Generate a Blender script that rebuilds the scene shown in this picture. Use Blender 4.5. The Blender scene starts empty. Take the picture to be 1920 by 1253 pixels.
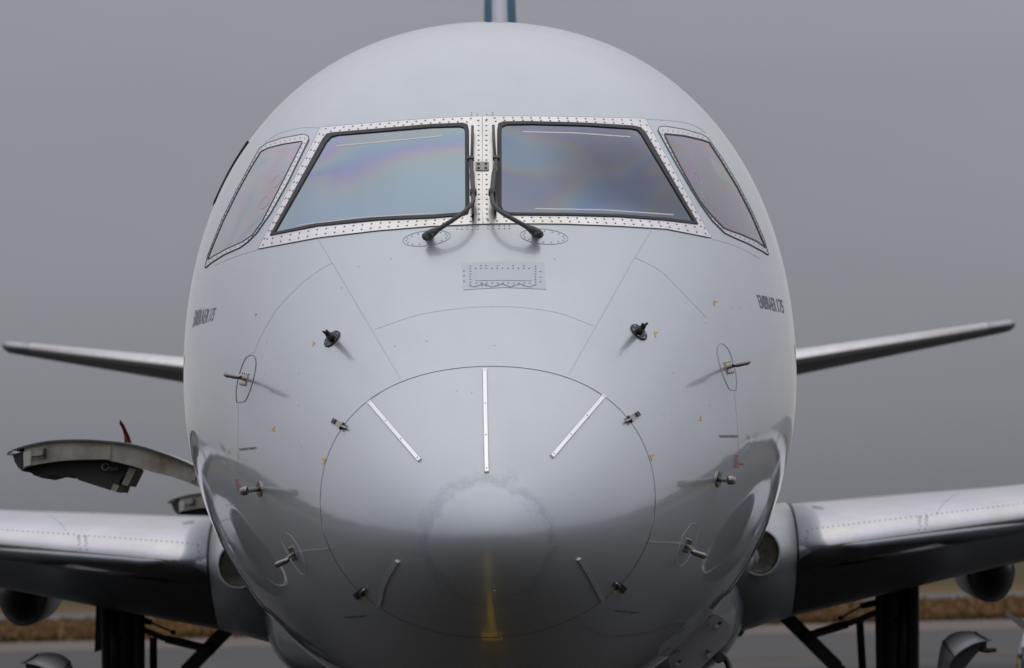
import bpy, bmesh, math, random
import numpy as np
from mathutils import Vector, Matrix
from mathutils.bvhtree import BVHTree

random.seed(7)
scene = bpy.context.scene
COL = scene.collection

# ------------------------------------------------------------------ camera
FPX, CX, CY = 9330.0, 960.0, 626.5            # focal length in px of a 1920 px wide frame
ROLL = math.radians(1.35)
CAM = Vector((0.177, -20.0, 2.30))
yaw, pitch = -26.3 / FPX, 414.2 / FPX
FWD = Vector((yaw, 1.0, pitch)).normalized()
R0 = FWD.cross(Vector((0, 0, 1))).normalized()
U0 = R0.cross(FWD).normalized()
RGT = (math.cos(ROLL) * R0 - math.sin(ROLL) * U0).normalized()
UPV = (math.cos(ROLL) * U0 + math.sin(ROLL) * R0).normalized()
cam_data = bpy.data.cameras.new('camera')
cam = bpy.data.objects.new('camera', cam_data)
COL.objects.link(cam)
m = Matrix.Identity(4)
for i in range(3):
    m[i][0], m[i][1], m[i][2], m[i][3] = RGT[i], UPV[i], -FWD[i], CAM[i]
cam.matrix_world = m
cam_data.sensor_fit = 'HORIZONTAL'
cam_data.sensor_width = 36.0
cam_data.lens = FPX / 1920.0 * 36.0
cam_data.clip_start, cam_data.clip_end = 0.1, 6000
cam_data.dof.use_dof = True
cam_data.dof.focus_distance = 21.6
cam_data.dof.aperture_fstop = 5.6
cam_data.dof.aperture_blades = 9
scene.camera = cam

# ------------------------------------------------------------------ sky, sun, exposure
SUN_EL, SUN_AZ = math.radians(89.5), math.radians(200)
world = bpy.data.worlds.new('World'); scene.world = world; world.use_nodes = True
nt = world.node_tree; nt.nodes.clear()
N = nt.nodes.new; LK = nt.links.new
sky = N('ShaderNodeTexSky'); sky.sky_type = 'NISHITA'; sky.sun_disc = False
sky.sun_elevation = SUN_EL; sky.sun_rotation = SUN_AZ
sky.dust_density = 4.0; sky.air_density = 1.0
tc = N('ShaderNodeTexCoord'); sep = N('ShaderNodeSeparateXYZ'); LK(tc.outputs['Generated'], sep.inputs[0])
# overcast deck: about three times brighter overhead than low down, duller still at the very horizon
ramp = N('ShaderNodeValToRGB'); LK(sep.outputs['Z'], ramp.inputs['Fac'])
cr = ramp.color_ramp; cr.interpolation = 'B_SPLINE'
stops = [(0.0, .165), (0.025, .235), (0.055, .29), (0.10, .30), (0.3, .42), (0.6, .74), (1.0, 1.12)]
cr.elements[0].position, cr.elements[1].position = stops[0][0], stops[-1][0]
for p, v in stops[1:-1]:
    cr.elements.new(p)
for e, (p, v) in zip(cr.elements, stops):
    e.color = (v * 0.97, v * 0.975, v * 1.10, 1)
nz = N('ShaderNodeTexNoise'); nz.inputs['Scale'].default_value = 6.0; nz.inputs['Detail'].default_value = 3
mp = N('ShaderNodeMapping'); mp.inputs['Scale'].default_value = (1, 1, 3); LK(tc.outputs['Generated'], mp.inputs[0]); LK(mp.outputs[0], nz.inputs['Vector'])
mr = N('ShaderNodeMapRange'); mr.inputs['From Min'].default_value = .3; mr.inputs['From Max'].default_value = .7
mr.inputs['To Min'].default_value = .95; mr.inputs['To Max'].default_value = 1.05; LK(nz.outputs['Fac'], mr.inputs['Value'])
mulc = N('ShaderNodeMix'); mulc.data_type = 'RGBA'; mulc.blend_type = 'MULTIPLY'; mulc.inputs['Factor'].default_value = 1
LK(ramp.outputs['Color'], mulc.inputs['A']); LK(mr.outputs['Result'], mulc.inputs['B'])
bg1 = N('ShaderNodeBackground'); LK(sky.outputs[0], bg1.inputs['Color']); bg1.inputs['Strength'].default_value = 0.05
bg2 = N('ShaderNodeBackground'); LK(mulc.outputs['Result'], bg2.inputs['Color']); bg2.inputs['Strength'].default_value = 1.0
mix = N('ShaderNodeMixShader'); mix.inputs['Fac'].default_value = 0.92
LK(bg1.outputs[0], mix.inputs[1]); LK(bg2.outputs[0], mix.inputs[2])
wo = N('ShaderNodeOutputWorld'); LK(mix.outputs[0], wo.inputs['Surface'])

sd = bpy.data.lights.new('sun', 'SUN'); sd.energy = 0.5; sd.angle = math.radians(179.5); sd.color = (1, .97, .93)
sun = bpy.data.objects.new('sun', sd); COL.objects.link(sun)
sdir = Vector((math.sin(SUN_AZ) * math.cos(SUN_EL), math.cos(SUN_AZ) * math.cos(SUN_EL), math.sin(SUN_EL)))
sun.rotation_euler = sdir.to_track_quat('Z', 'Y').to_euler()
scene.view_settings.view_transform = 'Standard'
scene.view_settings.look = 'None'
scene.view_settings.exposure = 0.0
scene.view_settings.gamma = 1.0
scene.cycles.use_denoising = True
scene.cycles.max_bounces = 8
scene.cycles.glossy_bounces = 5

# ------------------------------------------------------------------ materials
def mat(name, color, rough=.5, metal=0.0, coat=0.0, coat_rough=.05, spec=.5, noise=None, bump=None, emit=None):
    """principled material; noise=(scale, amount, colour) mixes a second colour in, bump=(scale, strength)"""
    M = bpy.data.materials.new(name); M.use_nodes = True
    t = M.node_tree; b = t.nodes['Principled BSDF']
    b.inputs['Base Color'].default_value = (*color, 1)
    b.inputs['Roughness'].default_value = rough
    b.inputs['Metallic'].default_value = metal
    b.inputs['Coat Weight'].default_value = coat
    b.inputs['Coat Roughness'].default_value = coat_rough
    b.inputs['Specular IOR Level'].default_value = spec
    c = t.nodes.new('ShaderNodeTexCoord')
    if noise:
        n = t.nodes.new('ShaderNodeTexNoise'); n.inputs['Scale'].default_value = noise[0]
        n.inputs['Detail'].default_value = 6; n.inputs['Roughness'].default_value = .65
        t.links.new(c.outputs['Object'], n.inputs['Vector'])
        r = t.nodes.new('ShaderNodeMapRange'); r.inputs['From Min'].default_value = .35; r.inputs['From Max'].default_value = .7
        r.inputs['To Max'].default_value = noise[1]
        t.links.new(n.outputs['Fac'], r.inputs['Value'])
        x = t.nodes.new('ShaderNodeMix'); x.data_type = 'RGBA'
        x.inputs['A'].default_value = (*color, 1); x.inputs['B'].default_value = (*noise[2], 1)
        t.links.new(r.outputs['Result'], x.inputs['Factor']); t.links.new(x.outputs['Result'], b.inputs['Base Color'])
    if bump:
        n = t.nodes.new('ShaderNodeTexNoise'); n.inputs['Scale'].default_value = bump[0]; n.inputs['Detail'].default_value = 4
        t.links.new(c.outputs['Object'], n.inputs['Vector'])
        u = t.nodes.new('ShaderNodeBump'); u.inputs['Strength'].default_value = bump[1]; u.inputs['Distance'].default_value = .01
        t.links.new(n.outputs['Fac'], u.inputs['Height']); t.links.new(u.outputs['Normal'], b.inputs['Normal'])
    if emit:
        b.inputs['Emission Color'].default_value = (*emit[0], 1); b.inputs['Emission Strength'].default_value = emit[1]
    return M

PAINT = (.475, .515, .55)
def paint_material(name, erosion):
    """light grey airliner paint: clear gloss over a satin silver grey, faint dirt, bug specks"""
    M = mat(name, PAINT, rough=.36, metal=.52, coat=1.0, coat_rough=.035, spec=.5)
    t = M.node_tree; b = t.nodes['Principled BSDF']; L = t.links.new
    c = t.nodes['Texture Coordinate']
    def noise(scale, detail=5, rough=.6, vec=None, dist=0):
        n = t.nodes.new('ShaderNodeTexNoise'); n.inputs['Scale'].default_value = scale; n.inputs['Detail'].default_value = detail
        n.inputs['Roughness'].default_value = rough; n.inputs['Distortion'].default_value = dist
        L(vec or c.outputs['Object'], n.inputs['Vector']); return n.outputs['Fac']
    def rng(v, a, b_, lo, hi):
        r = t.nodes.new('ShaderNodeMapRange'); L(v, r.inputs['Value'])
        for k, q in zip(('From Min', 'From Max', 'To Min', 'To Max'), (a, b_, lo, hi)): r.inputs[k].default_value = q
        return r.outputs['Result']
    def mixc(f, A, B):
        x = t.nodes.new('ShaderNodeMix'); x.data_type = 'RGBA'; L(f, x.inputs['Factor'])
        for key, v in (('A', A), ('B', B)):
            if isinstance(v, tuple): x.inputs[key].default_value = (*v, 1)
            else: L(v, x.inputs[key])
        return x.outputs['Result']
    def math_(op, a, b_=None):
        q = t.nodes.new('ShaderNodeMath'); q.operation = op
        for i, v in enumerate((a, b_)):
            if v is None: continue
            if isinstance(v, (int, float)): q.inputs[i].default_value = v
            else: L(v, q.inputs[i])
        return q.outputs[0]
    # streaky dirt drawn out along the fuselage
    mp = t.nodes.new('ShaderNodeMapping'); mp.inputs['Scale'].default_value = (1, .25, 1); L(c.outputs['Object'], mp.inputs[0])
    col = mixc(rng(noise(3.2, 6, .65, mp.outputs[0]), .40, .72, 0, .42), PAINT, (.41, .435, .465))
    specks = rng(noise(100, 2, .5), .735, .76, 0, .6)
    specks = math_('MULTIPLY', specks, rng(noise(4, 2), .42, .6, 0, 1))
    col = mixc(specks, col, (.16, .16, .17))
    rough_src = rng(noise(7, 5), .3, .7, .085, .14) if erosion else rng(noise(7, 5), .3, .7, .03, .08)
    L(rough_src, b.inputs['Coat Roughness'])
    if erosion:                       # sand-blasted cap on the nose with flaking edge
        s = t.nodes.new('ShaderNodeSeparateXYZ'); L(c.outputs['Object'], s.inputs[0])
        dz = math_('SUBTRACT', s.outputs['Z'], 2.35)
        r2 = math_('SQRT', math_('ADD', math_('MULTIPLY', s.outputs['X'], s.outputs['X']), math_('MULTIPLY', dz, dz)))
        r2 = math_('ADD', r2, rng(noise(7, 6, .75), .3, .7, -.05, .05))
        ring = math_('MULTIPLY', rng(r2, .21, .24, 0, 1), rng(r2, .25, .31, 1, 0))
        flakes = math_('MULTIPLY', ring, rng(noise(30, 6, .75), .50, .66, 0, .42))
        halo = math_('MULTIPLY', rng(r2, .215, .235, 0, 1), rng(r2, .245, .29, 1, 0))
        col = mixc(math_('MULTIPLY', halo, .5), col, (.30, .34, .39))
        col = mixc(flakes, col, (.63, .67, .72))
        inside = rng(r2, .20, .24, 1, 0)
        L(math_('ADD', rough_src, math_('MULTIPLY', inside, .07)), b.inputs['Coat Roughness'])
    L(col, b.inputs['Base Color'])
    # very slight oil-canning of the skin between frames
    bp = t.nodes.new('ShaderNodeBump'); bp.inputs['Strength'].default_value = .16; bp.inputs['Distance'].default_value = .02
    L(noise(2.3, 2, .4), bp.inputs['Height']); L(bp.outputs[0], b.inputs['Coat Normal'])
    return M

M_PAINT = paint_material('grey_airliner_paint', False)
M_RADOME = paint_material('radome_paint', True)
M_PATCH = mat('patch_paint', (.47, .52, .585), .45, coat=.6, coat_rough=.1)
M_WING = mat('wing_grey_paint', (.17, .175, .185), .45, coat=.3, coat_rough=.15, noise=(2, .5, (.11, .11, .11)))
M_FAIR = mat('root_fairing_paint', (.36, .385, .40), .45, metal=.35, coat=.4, coat_rough=.15, noise=(5, .6, (.22, .225, .215)))
M_ALU = mat('bare_aluminium', (.76, .75, .745), .32, metal=1.0, noise=(8, .6, (.60, .55, .50)), bump=(60, .04))
M_SLAT = mat('polished_slat', (.58, .575, .60), .12, metal=1.0, noise=(3, .6, (.46, .44, .42)))
M_STEEL = mat('probe_steel', (.38, .355, .33), .32, metal=1.0, noise=(30, .7, (.25, .22, .19)))
M_BLACK = mat('black_anodised', (.022, .021, .022), .45)
M_RUBBER = mat('window_seal_rubber', (.035, .033, .036), .6)
M_SEAM = mat('seam_dark', (.13, .14, .155), .7)
M_SEAMLITE = mat('seam_grey', (.36, .395, .43), .6)
M_SEAMFAINT = mat('seam_faint', (.435, .47, .505), .45)
M_RIVET = mat('rivet_head', (.24, .225, .21), .45, metal=.7)
M_RIVETP = mat('painted_rivet', (.27, .29, .32), .5)
M_STRIP = mat('diverter_strip_metal', (.90, .90, .90), .35, metal=.85)
M_YELLOW = mat('yellow_mark', (.72, .45, .035), .6)
M_RED = mat('red_stencil', (.42, .06, .05), .6)
M_STENCIL = mat('black_stencil', (.06, .06, .065), .6)
M_LETTER = mat('grey_lettering', (.17, .19, .22), .5)
M_GEAR = mat('gear_dark', (.026, .026, .027), .5, noise=(8, .5, (.015, .014, .014)))
M_TYRE = mat('tyre_rubber', (.018, .018, .018), .8)
M_DOORIN = mat('door_liner', (.42, .40, .35), .6, noise=(5, 1.0, (.17, .12, .075)))
M_DOORDK = mat('door_dark_pan', (.035, .034, .033), .6, noise=(5, .6, (.07, .065, .06)))
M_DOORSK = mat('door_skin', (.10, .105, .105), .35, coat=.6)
M_RIB = mat('red_ribbon', (.16, .012, .018), .8, noise=(30, .5, (.09, .01, .012)))
M_FIN = mat('blue_fin_paint', (.05, .14, .22), .75, spec=.2)
M_FINLE = mat('fin_leading_edge', (.40, .41, .47), .4, metal=.3)
M_BOWL = mat('lamp_bowl_metal', (.24, .24, .225), .22, metal=1, noise=(25, .8, (.05, .05, .045)))
M_LENS = mat('lamp_lens', (.62, .62, .56), .04); M_LENS.node_tree.nodes['Principled BSDF'].inputs['Transmission Weight'].default_value = 1; M_LENS.node_tree.nodes['Principled BSDF'].inputs['IOR'].default_value = 1.1
M_LAMP = mat('lamp_reflector', (.75, .72, .62), .15, metal=1)
M_WIPE = mat('wiper_dark', (.045, .046, .05), .42)
M_BUS = mat('bus_bar', (.62, .58, .55), .4)
M_PODDK = mat('pod_dark_paint', (.030, .031, .034), .4, noise=(6, .6, (.05, .05, .052)))
M_BELLY = mat('belly_shaded_grey', (.17, .18, .20), .4, coat=.8, coat_rough=.06)  # darker than the hull paint: shade under the belly is put into this colour
M_PANEL = mat('panel_grey_paint', (.20, .205, .21), .5, coat=.3, noise=(12, .5, (.14, .14, .14)))
M_COWL = mat('cowl_pale_paint', (.56, .56, .58), .4, coat=.5, coat_rough=.1, noise=(10, .5, (.40, .40, .41)))
M_CABLE = mat('cable_black', (.012, .012, .012), .55)

def glass_material(name, dark, scale, seed, tints, dark_zone=None):
    """opaque-looking coated cockpit glass: strong mirror of the sky, bands of interference colour in the film"""
    M = bpy.data.materials.new(name); M.use_nodes = True
    t = M.node_tree; b = t.nodes['Principled BSDF']; L = t.links.new
    c = t.nodes.new('ShaderNodeTexCoord')
    mp = t.nodes.new('ShaderNodeMapping'); mp.inputs['Location'].default_value = seed; mp.inputs['Scale'].default_value = (.75, .75, 1.5); L(c.outputs['Object'], mp.inputs[0])
    n = t.nodes.new('ShaderNodeTexNoise'); n.inputs['Scale'].default_value = scale; n.inputs['Detail'].default_value = .6
    n.inputs['Roughness'].default_value = .3; n.inputs['Distortion'].default_value = .9
    L(mp.outputs[0], n.inputs['Vector'])
    r = t.nodes.new('ShaderNodeValToRGB'); L(n.outputs['Fac'], r.inputs['Fac'])
    cr = r.color_ramp; cr.interpolation = 'B_SPLINE'
    cr.elements[0].position, cr.elements[1].position = tints[0][0], tints[-1][0]
    for p, col in tints[1:-1]: cr.elements.new(p)
    for e, (p, col) in zip(cr.elements, tints): e.color = (*col, 1)
    # broad patches where the coating is denser
    n2 = t.nodes.new('ShaderNodeTexNoise'); n2.inputs['Scale'].default_value = 1.3; n2.inputs['Detail'].default_value = 1
    L(mp.outputs[0], n2.inputs['Vector'])
    mr = t.nodes.new('ShaderNodeMapRange'); mr.inputs['From Min'].default_value = .35; mr.inputs['From Max'].default_value = .65
    mr.inputs['To Min'].default_value = dark[0]; mr.inputs['To Max'].default_value = dark[1]; L(n2.outputs['Fac'], mr.inputs['Value'])
    x = t.nodes.new('ShaderNodeMix'); x.data_type = 'RGBA'; x.blend_type = 'MULTIPLY'; x.inputs['Factor'].default_value = 1
    L(r.outputs['Color'], x.inputs['A']); L(mr.outputs['Result'], x.inputs['B'])
    out = x.outputs['Result']
    if dark_zone:                      # one zone painted darker into the pane colour: centre, inner and outer radius, remaining share
        v = t.nodes.new('ShaderNodeVectorMath'); v.operation = 'DISTANCE'; L(c.outputs['Object'], v.inputs[0]); v.inputs[1].default_value = dark_zone[0]
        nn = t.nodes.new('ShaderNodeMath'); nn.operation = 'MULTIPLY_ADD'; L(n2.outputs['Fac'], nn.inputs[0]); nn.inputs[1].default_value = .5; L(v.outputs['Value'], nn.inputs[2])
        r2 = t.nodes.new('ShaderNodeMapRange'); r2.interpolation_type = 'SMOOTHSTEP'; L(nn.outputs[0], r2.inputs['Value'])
        for k, q in zip(('From Min', 'From Max', 'To Min', 'To Max'), (dark_zone[1], dark_zone[2], dark_zone[3], 1)): r2.inputs[k].default_value = q
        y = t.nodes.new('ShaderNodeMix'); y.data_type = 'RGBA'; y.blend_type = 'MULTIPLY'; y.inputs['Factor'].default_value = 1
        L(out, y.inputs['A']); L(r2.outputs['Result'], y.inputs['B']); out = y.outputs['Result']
    L(out, b.inputs['Base Color'])
    b.inputs['Metallic'].default_value = .92
    b.inputs['Roughness'].default_value = .13
    b.inputs['Coat Weight'].default_value = .5; b.inputs['Coat Roughness'].default_value = .03
    return M

PASTEL = [(.0, (.24, .31, .39)), (.34, (.24, .31, .385)), (.41, (.245, .32, .36)), (.45, (.28, .315, .33)), (.48, (.285, .255, .37)),
          (.515, (.20, .245, .39)), (.56, (.22, .31, .37)), (.60, (.265, .32, .305)), (.64, (.30, .25, .36)), (.69, (.21, .26, .39)), (1., (.24, .31, .39))]
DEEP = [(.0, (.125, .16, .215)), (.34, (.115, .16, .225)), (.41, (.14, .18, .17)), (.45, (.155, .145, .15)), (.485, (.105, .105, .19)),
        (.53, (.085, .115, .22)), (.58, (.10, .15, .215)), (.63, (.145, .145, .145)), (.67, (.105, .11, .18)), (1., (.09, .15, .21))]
SIDE = [(.0, (.37, .40, .42)), (.38, (.38, .40, .42)), (.44, (.42, .31, .37)), (.48, (.43, .39, .39)), (.53, (.36, .40, .42)),
        (.57, (.27, .38, .36)), (.61, (.31, .28, .42)), (.66, (.37, .40, .42)), (1., (.40, .41, .43))]
SIDE2 = [(.0, (.155, .155, .18)), (.38, (.155, .15, .175)), (.44, (.19, .12, .21)), (.48, (.165, .165, .19)), (.53, (.155, .15, .175)),
         (.565, (.25, .12, .06)), (.60, (.09, .11, .30)), (.64, (.11, .26, .22)), (.68, (.24, .22, .10)), (1., (.18, .18, .20))]

# ------------------------------------------------------------------ mesh helpers
def link(name, me, material, parent=None, smooth=False):
    o = bpy.data.objects.new(name, me)
    if material is not None:
        for q in (material if isinstance(material, (list, tuple)) else [material]): me.materials.append(q)
    COL.objects.link(o)
    if parent is not None: o.parent = parent
    if smooth:
        me.polygons.foreach_set('use_smooth', [True] * len(me.polygons))
    return o

def mesh(name, verts, faces, material, parent=None, smooth=False):
    me = bpy.data.meshes.new(name); me.from_pydata([tuple(v) for v in verts], [], faces); me.update()
    return link(name, me, material, parent, smooth)

def from_bm(name, bm, material, parent=None, smooth=False):
    bmesh.ops.recalc_face_normals(bm, faces=bm.faces)
    me = bpy.data.meshes.new(name); bm.to_mesh(me); bm.free()
    return link(name, me, material, parent, smooth)

def tag(o, label, cat=None, group=None, kind=None):
    if label: o['label'] = label
    if cat: o['category'] = cat
    if group: o['group'] = group
    if kind: o['kind'] = kind
    return o

def frame_of(d):
    d = Vector(d).normalized()
    a = d.cross(Vector((0, 0, 1)))
    if a.length < 1e-3: a = d.cross(Vector((1, 0, 0)))
    a.normalize(); return a, a.cross(d).normalized()

def bm_tube(bm, pts, radii, seg=12, cap=True):
    pts = [Vector(p) for p in pts]
    if not isinstance(radii, (list, tuple)): radii = [radii] * len(pts)
    rings = []; a = None
    for i, p in enumerate(pts):
        d = (pts[min(i + 1, len(pts) - 1)] - pts[max(i - 1, 0)]).normalized()
        if a is None: a, b = frame_of(d)
        else:
            a = (a - d * a.dot(d)).normalized(); b = a.cross(d).normalized()
        rings.append([bm.verts.new(p + (a * math.cos(2 * math.pi * k / seg) + b * math.sin(2 * math.pi * k / seg)) * radii[i]) for k in range(seg)])
    for r, s in zip(rings, rings[1:]):
        for k in range(seg): bm.faces.new((r[k], r[(k + 1) % seg], s[(k + 1) % seg], s[k]))
    if cap:
        bm.faces.new(rings[0][::-1]); bm.faces.new(rings[-1])

def tube(name, pts, radii, material, parent, seg=14):
    bm = bmesh.new(); bm_tube(bm, pts, radii, seg); return from_bm(name, bm, material, parent, True)

def bm_bar(bm, p, q, wx, wz, side):
    """rectangular bar from p to q, wx across 'side', wz across the third axis"""
    p, q = Vector(p), Vector(q); d = (q - p).normalized()
    s = (Vector(side) - d * Vector(side).dot(d)).normalized(); u = s.cross(d)
    vs = [bm.verts.new(e + s * sx * wx / 2 + u * sz * wz / 2) for e in (p, q) for sx, sz in ((-1, -1), (1, -1), (1, 1), (-1, 1))]
    for f in ((0, 1, 2, 3), (7, 6, 5, 4), (0, 4, 5, 1), (1, 5, 6, 2), (2, 6, 7, 3), (3, 7, 4, 0)): bm.faces.new([vs[i] for i in f])

def bar(name, p, q, wx, wz, side, material, parent, bev=0):
    bm = bmesh.new(); bm_bar(bm, p, q, wx, wz, side)
    if bev: bmesh.ops.bevel(bm, geom=bm.edges[:], offset=bev, segments=2, affect='EDGES')
    return from_bm(name, bm, material, parent)

def loft(name, rings, material, parent, closed=True, caps=True, smooth=True):
    bm = bmesh.new(); R = [[bm.verts.new(p) for p in r] for r in rings]; n = len(R[0])
    for r, s in zip(R, R[1:]):
        for k in range(n if closed else n - 1):
            try: bm.faces.new((r[k], r[(k + 1) % n], s[(k + 1) % n], s[k]))
            except ValueError: pass
    if caps and closed:
        bm.faces.new(R[0][::-1]); bm.faces.new(R[-1])
    bmesh.ops.remove_doubles(bm, verts=bm.verts, dist=1e-5)
    o = from_bm(name, bm, material, parent, False)
    if smooth:
        for p in o.data.polygons: p.use_smooth = len(p.vertices) <= 4
    return o

# ------------------------------------------------------------------ fuselage surface
ZN = 2.405
def pchip(xs, ys):
    xs, ys = np.array(xs, float), np.array(ys, float); h = np.diff(xs); d = np.diff(ys) / h
    mm = np.zeros_like(xs); mm[0], mm[-1] = d[0], d[-1]
    for i in range(1, len(xs) - 1):
        if d[i - 1] * d[i] > 0:
            w1, w2 = 2 * h[i] + h[i - 1], h[i] + 2 * h[i - 1]
            mm[i] = (w1 + w2) / (w1 / d[i - 1] + w2 / d[i])
    def ev(x):
        x = np.clip(np.asarray(x, float), xs[0], xs[-1]); i = np.clip(np.searchsorted(xs, x) - 1, 0, len(xs) - 2)
        t = (x - xs[i]) / h[i]
        return ((1 + 2 * t) * (1 - t) ** 2 * ys[i] + t * (1 - t) ** 2 * h[i] * mm[i] + t * t * (3 - 2 * t) * ys[i + 1] + t * t * (t - 1) * h[i] * mm[i + 1])
    return ev
TT = np.linspace(0, math.sqrt(34), 4000)
def profile(table, odd):
    """smooth curve through (s, value) pairs, evaluated in sqrt(s) so that the nose closes round"""
    e = pchip([math.sqrt(a) for a, b in table], [b for a, b in table]); y = e(TT)
    k = 55; g = np.exp(-.5 * (np.arange(-3 * k, 3 * k + 1) / k) ** 2); g /= g.sum()
    left = -y[3 * k:0:-1] if odd else y[3 * k:0:-1]
    yy = np.concatenate([left, y, np.full(3 * k, y[-1])])
    ys = np.convolve(yy, g, 'valid'); ys = ys if not odd else ys - ys[0]
    return lambda s: np.interp(np.sqrt(s), TT, ys)
TOP = profile([(0, 0), (.03, .125), (.08, .205), (.2, .33), (.4, .475), (.75, .67), (1.1, .875), (1.5, 1.145), (1.75, 1.33), (2.1, 1.615),
               (2.4, 1.86), (2.8, 2.11), (3.3, 2.335), (3.9, 2.475), (4.5, 2.52), (5.2, 2.53), (22, 2.53), (27, 2.48), (31, 2.20), (34, 2.1)], True)
BOT = profile([(0, 0), (.03, -.10), (.08, -.165), (.2, -.255), (.4, -.355), (.75, -.485), (1.0, -.57), (1.3, -.655), (1.7, -.735), (2.2, -.80), (3, -.86),
               (3.8, -.88), (4.5, -.885), (5.2, -.886), (20, -.886), (24, -.4), (28, .7), (31, 1.7), (34, 1.9)], True)
WID = profile([(0, 0), (.03, .14), (.08, .23), (.2, .36), (.4, .50), (.75, .655), (1.1, .785), (1.5, .94), (2, 1.12), (2.5, 1.27), (3, 1.385),
               (3.5, 1.450), (4, 1.480), (4.5, 1.490), (5.2, 1.493), (21, 1.493), (25, 1.2), (28, .75), (31, .25), (34, .1)], True)
MID = profile([(0, 0), (.2, .01), (.75, .06), (1.1, .12), (1.5, .2), (2, .33), (2.5, .47), (3, .6), (3.6, .73), (4.5, .85), (5.2, .87),
               (22, .87), (27, 1.5), (31, 1.95), (34, 2.0)], True)
def P(s, th):
    s = np.asarray(s, float); th = np.asarray(th, float)
    ct, st = np.cos(th), np.sin(th)
    zt, zb, w, zc = TOP(s), BOT(s), WID(s), MID(s)
    k = 1 + np.where(ct > 0, .025, 0) * np.sin(2 * th) ** 2 * np.clip(s / 3, 0, 1)
    return np.stack([w * st * k, s, ZN + zc - .024 * np.exp(-s / .55) + np.where(ct > 0, zt - zc, zc - zb) * ct * k], -1)

NTH = 256
TH = np.linspace(0, 2 * np.pi, NTH, endpoint=False)
S_ALL = np.concatenate([np.linspace(0.0005, math.sqrt(6), 260) ** 2, np.arange(6.15, 31.2, .3)])
def grid_mesh(srows):
    """srows: rows of s for every theta"""
    V = np.concatenate([P(r, TH) for r in srows]); F = []
    for i in range(len(srows) - 1):
        for k in range(NTH):
            a, b = i * NTH + k, i * NTH + (k + 1) % NTH
            F.append((a, a + NTH, b + NTH, b))
    return V, F
Vb, Fb = grid_mesh([np.full(NTH, s) for s in S_ALL])
BVH = BVHTree.FromPolygons([Vector(v) for v in Vb], Fb)

def ray(px, py):
    return (FWD + RGT * ((px - CX) / FPX) + UPV * ((CY - py) / FPX)).normalized()
def hit(px, py, off=0.0):
    """point of the fuselage seen at a pixel of the 1920 px photograph, lifted 'off' metres off the skin"""
    d = ray(px, py); loc, n, i, dist = BVH.ray_cast(CAM, d)
    if loc is None:
        loc = CAM + d * ((24.3) / d.y); loc, n, i, dist = BVH.find_nearest(loc)
    if n.dot(d) > 0: n = -n
    return loc + n * off
def hitn(px, py):
    d = ray(px, py); loc, n, i, dist = BVH.ray_cast(CAM, d)
    if loc is None:
        loc, n, i, dist = BVH.find_nearest(CAM + d * (24.3 / d.y))
    if n.dot(d) > 0: n = -n
    return loc, n
def lift(px, py, off):
    """point on the line of sight of a pixel that stands 'off' metres above the skin"""
    d = ray(px, py); loc, n = hitn(px, py); return loc - d * (off / max(.25, abs(n.dot(d))))
def snap(p, off):
    loc, n, i, dist = BVH.find_nearest(Vector(p))
    c = Vector((0, loc.y, ZN + float(MID(loc.y))))
    if n.dot(loc - c) < 0: n = -n
    return loc + n * off, n
def at_y(px, py, y):
    d = ray(px, py); return CAM + d * ((y - CAM.y) / d.y)

def dens(pts, step):
    out = []
    for (a, b) in zip(pts, pts[1:]):
        n = max(1, int(math.hypot(b[0] - a[0], b[1] - a[1]) / step))
        out += [(a[0] + (b[0] - a[0]) * i / n, a[1] + (b[1] - a[1]) * i / n) for i in range(n)]
    return out + [tuple(pts[-1])]
def smooth_line(pts, n=10):
    """Catmull-Rom through the points"""
    P_ = [pts[0]] + list(pts) + [pts[-1]]; out = []
    for i in range(1, len(P_) - 2):
        p0, p1, p2, p3 = [np.array(q, float) for q in P_[i - 1:i + 3]]
        for k in range(n):
            t = k / n
            out.append(tuple(.5 * (2 * p1 + (p2 - p0) * t + (2 * p0 - 5 * p1 + 4 * p2 - p3) * t * t + (3 * p1 - p0 - 3 * p2 + p3) * t ** 3)))
    return out + [tuple(pts[-1])]

def patch(name, poly, off, material, parent, step=14, skirt=.006, smooth=True):
    """piece of sheet lying on the fuselage, its outline given where it is seen"""
    bm = bmesh.new(); pts = dens(list(poly) + [poly[0]], step)[:-1]
    bm.faces.new([bm.verts.new((x, y, 0)) for x, y in pts])
    xs = [p[0] for p in pts]; ys = [p[1] for p in pts]
    for lo, hi, ax in ((min(xs), max(xs), 0), (min(ys), max(ys), 1)):
        n = int((hi - lo) / step)
        for i in range(1, n + 1):
            c = lo + (hi - lo) * i / (n + 1) + .013; co = (c, 0, 0) if ax == 0 else (0, c, 0)
            bmesh.ops.bisect_plane(bm, geom=bm.verts[:] + bm.edges[:] + bm.faces[:], plane_co=co, plane_no=(1, 0, 0) if ax == 0 else (0, 1, 0))
    bmesh.ops.triangulate(bm, faces=[f for f in bm.faces if len(f.verts) > 4])
    be = [e for e in bm.edges if e.is_boundary]
    top = list(bm.verts); pos = {v: (v.co.x, v.co.y) for v in top}
    for v in top: v.co = hit(*pos[v], off)
    if skirt:
        for e in be:
            a, b = e.verts; qa, qb = snap(a.co, off - skirt)[0], snap(b.co, off - skirt)[0]
            bm.faces.new([bm.verts.new(p) for p in (a.co, b.co, qb, qa)])
    return from_bm(name, bm, material, parent, False if not smooth else True)

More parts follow.
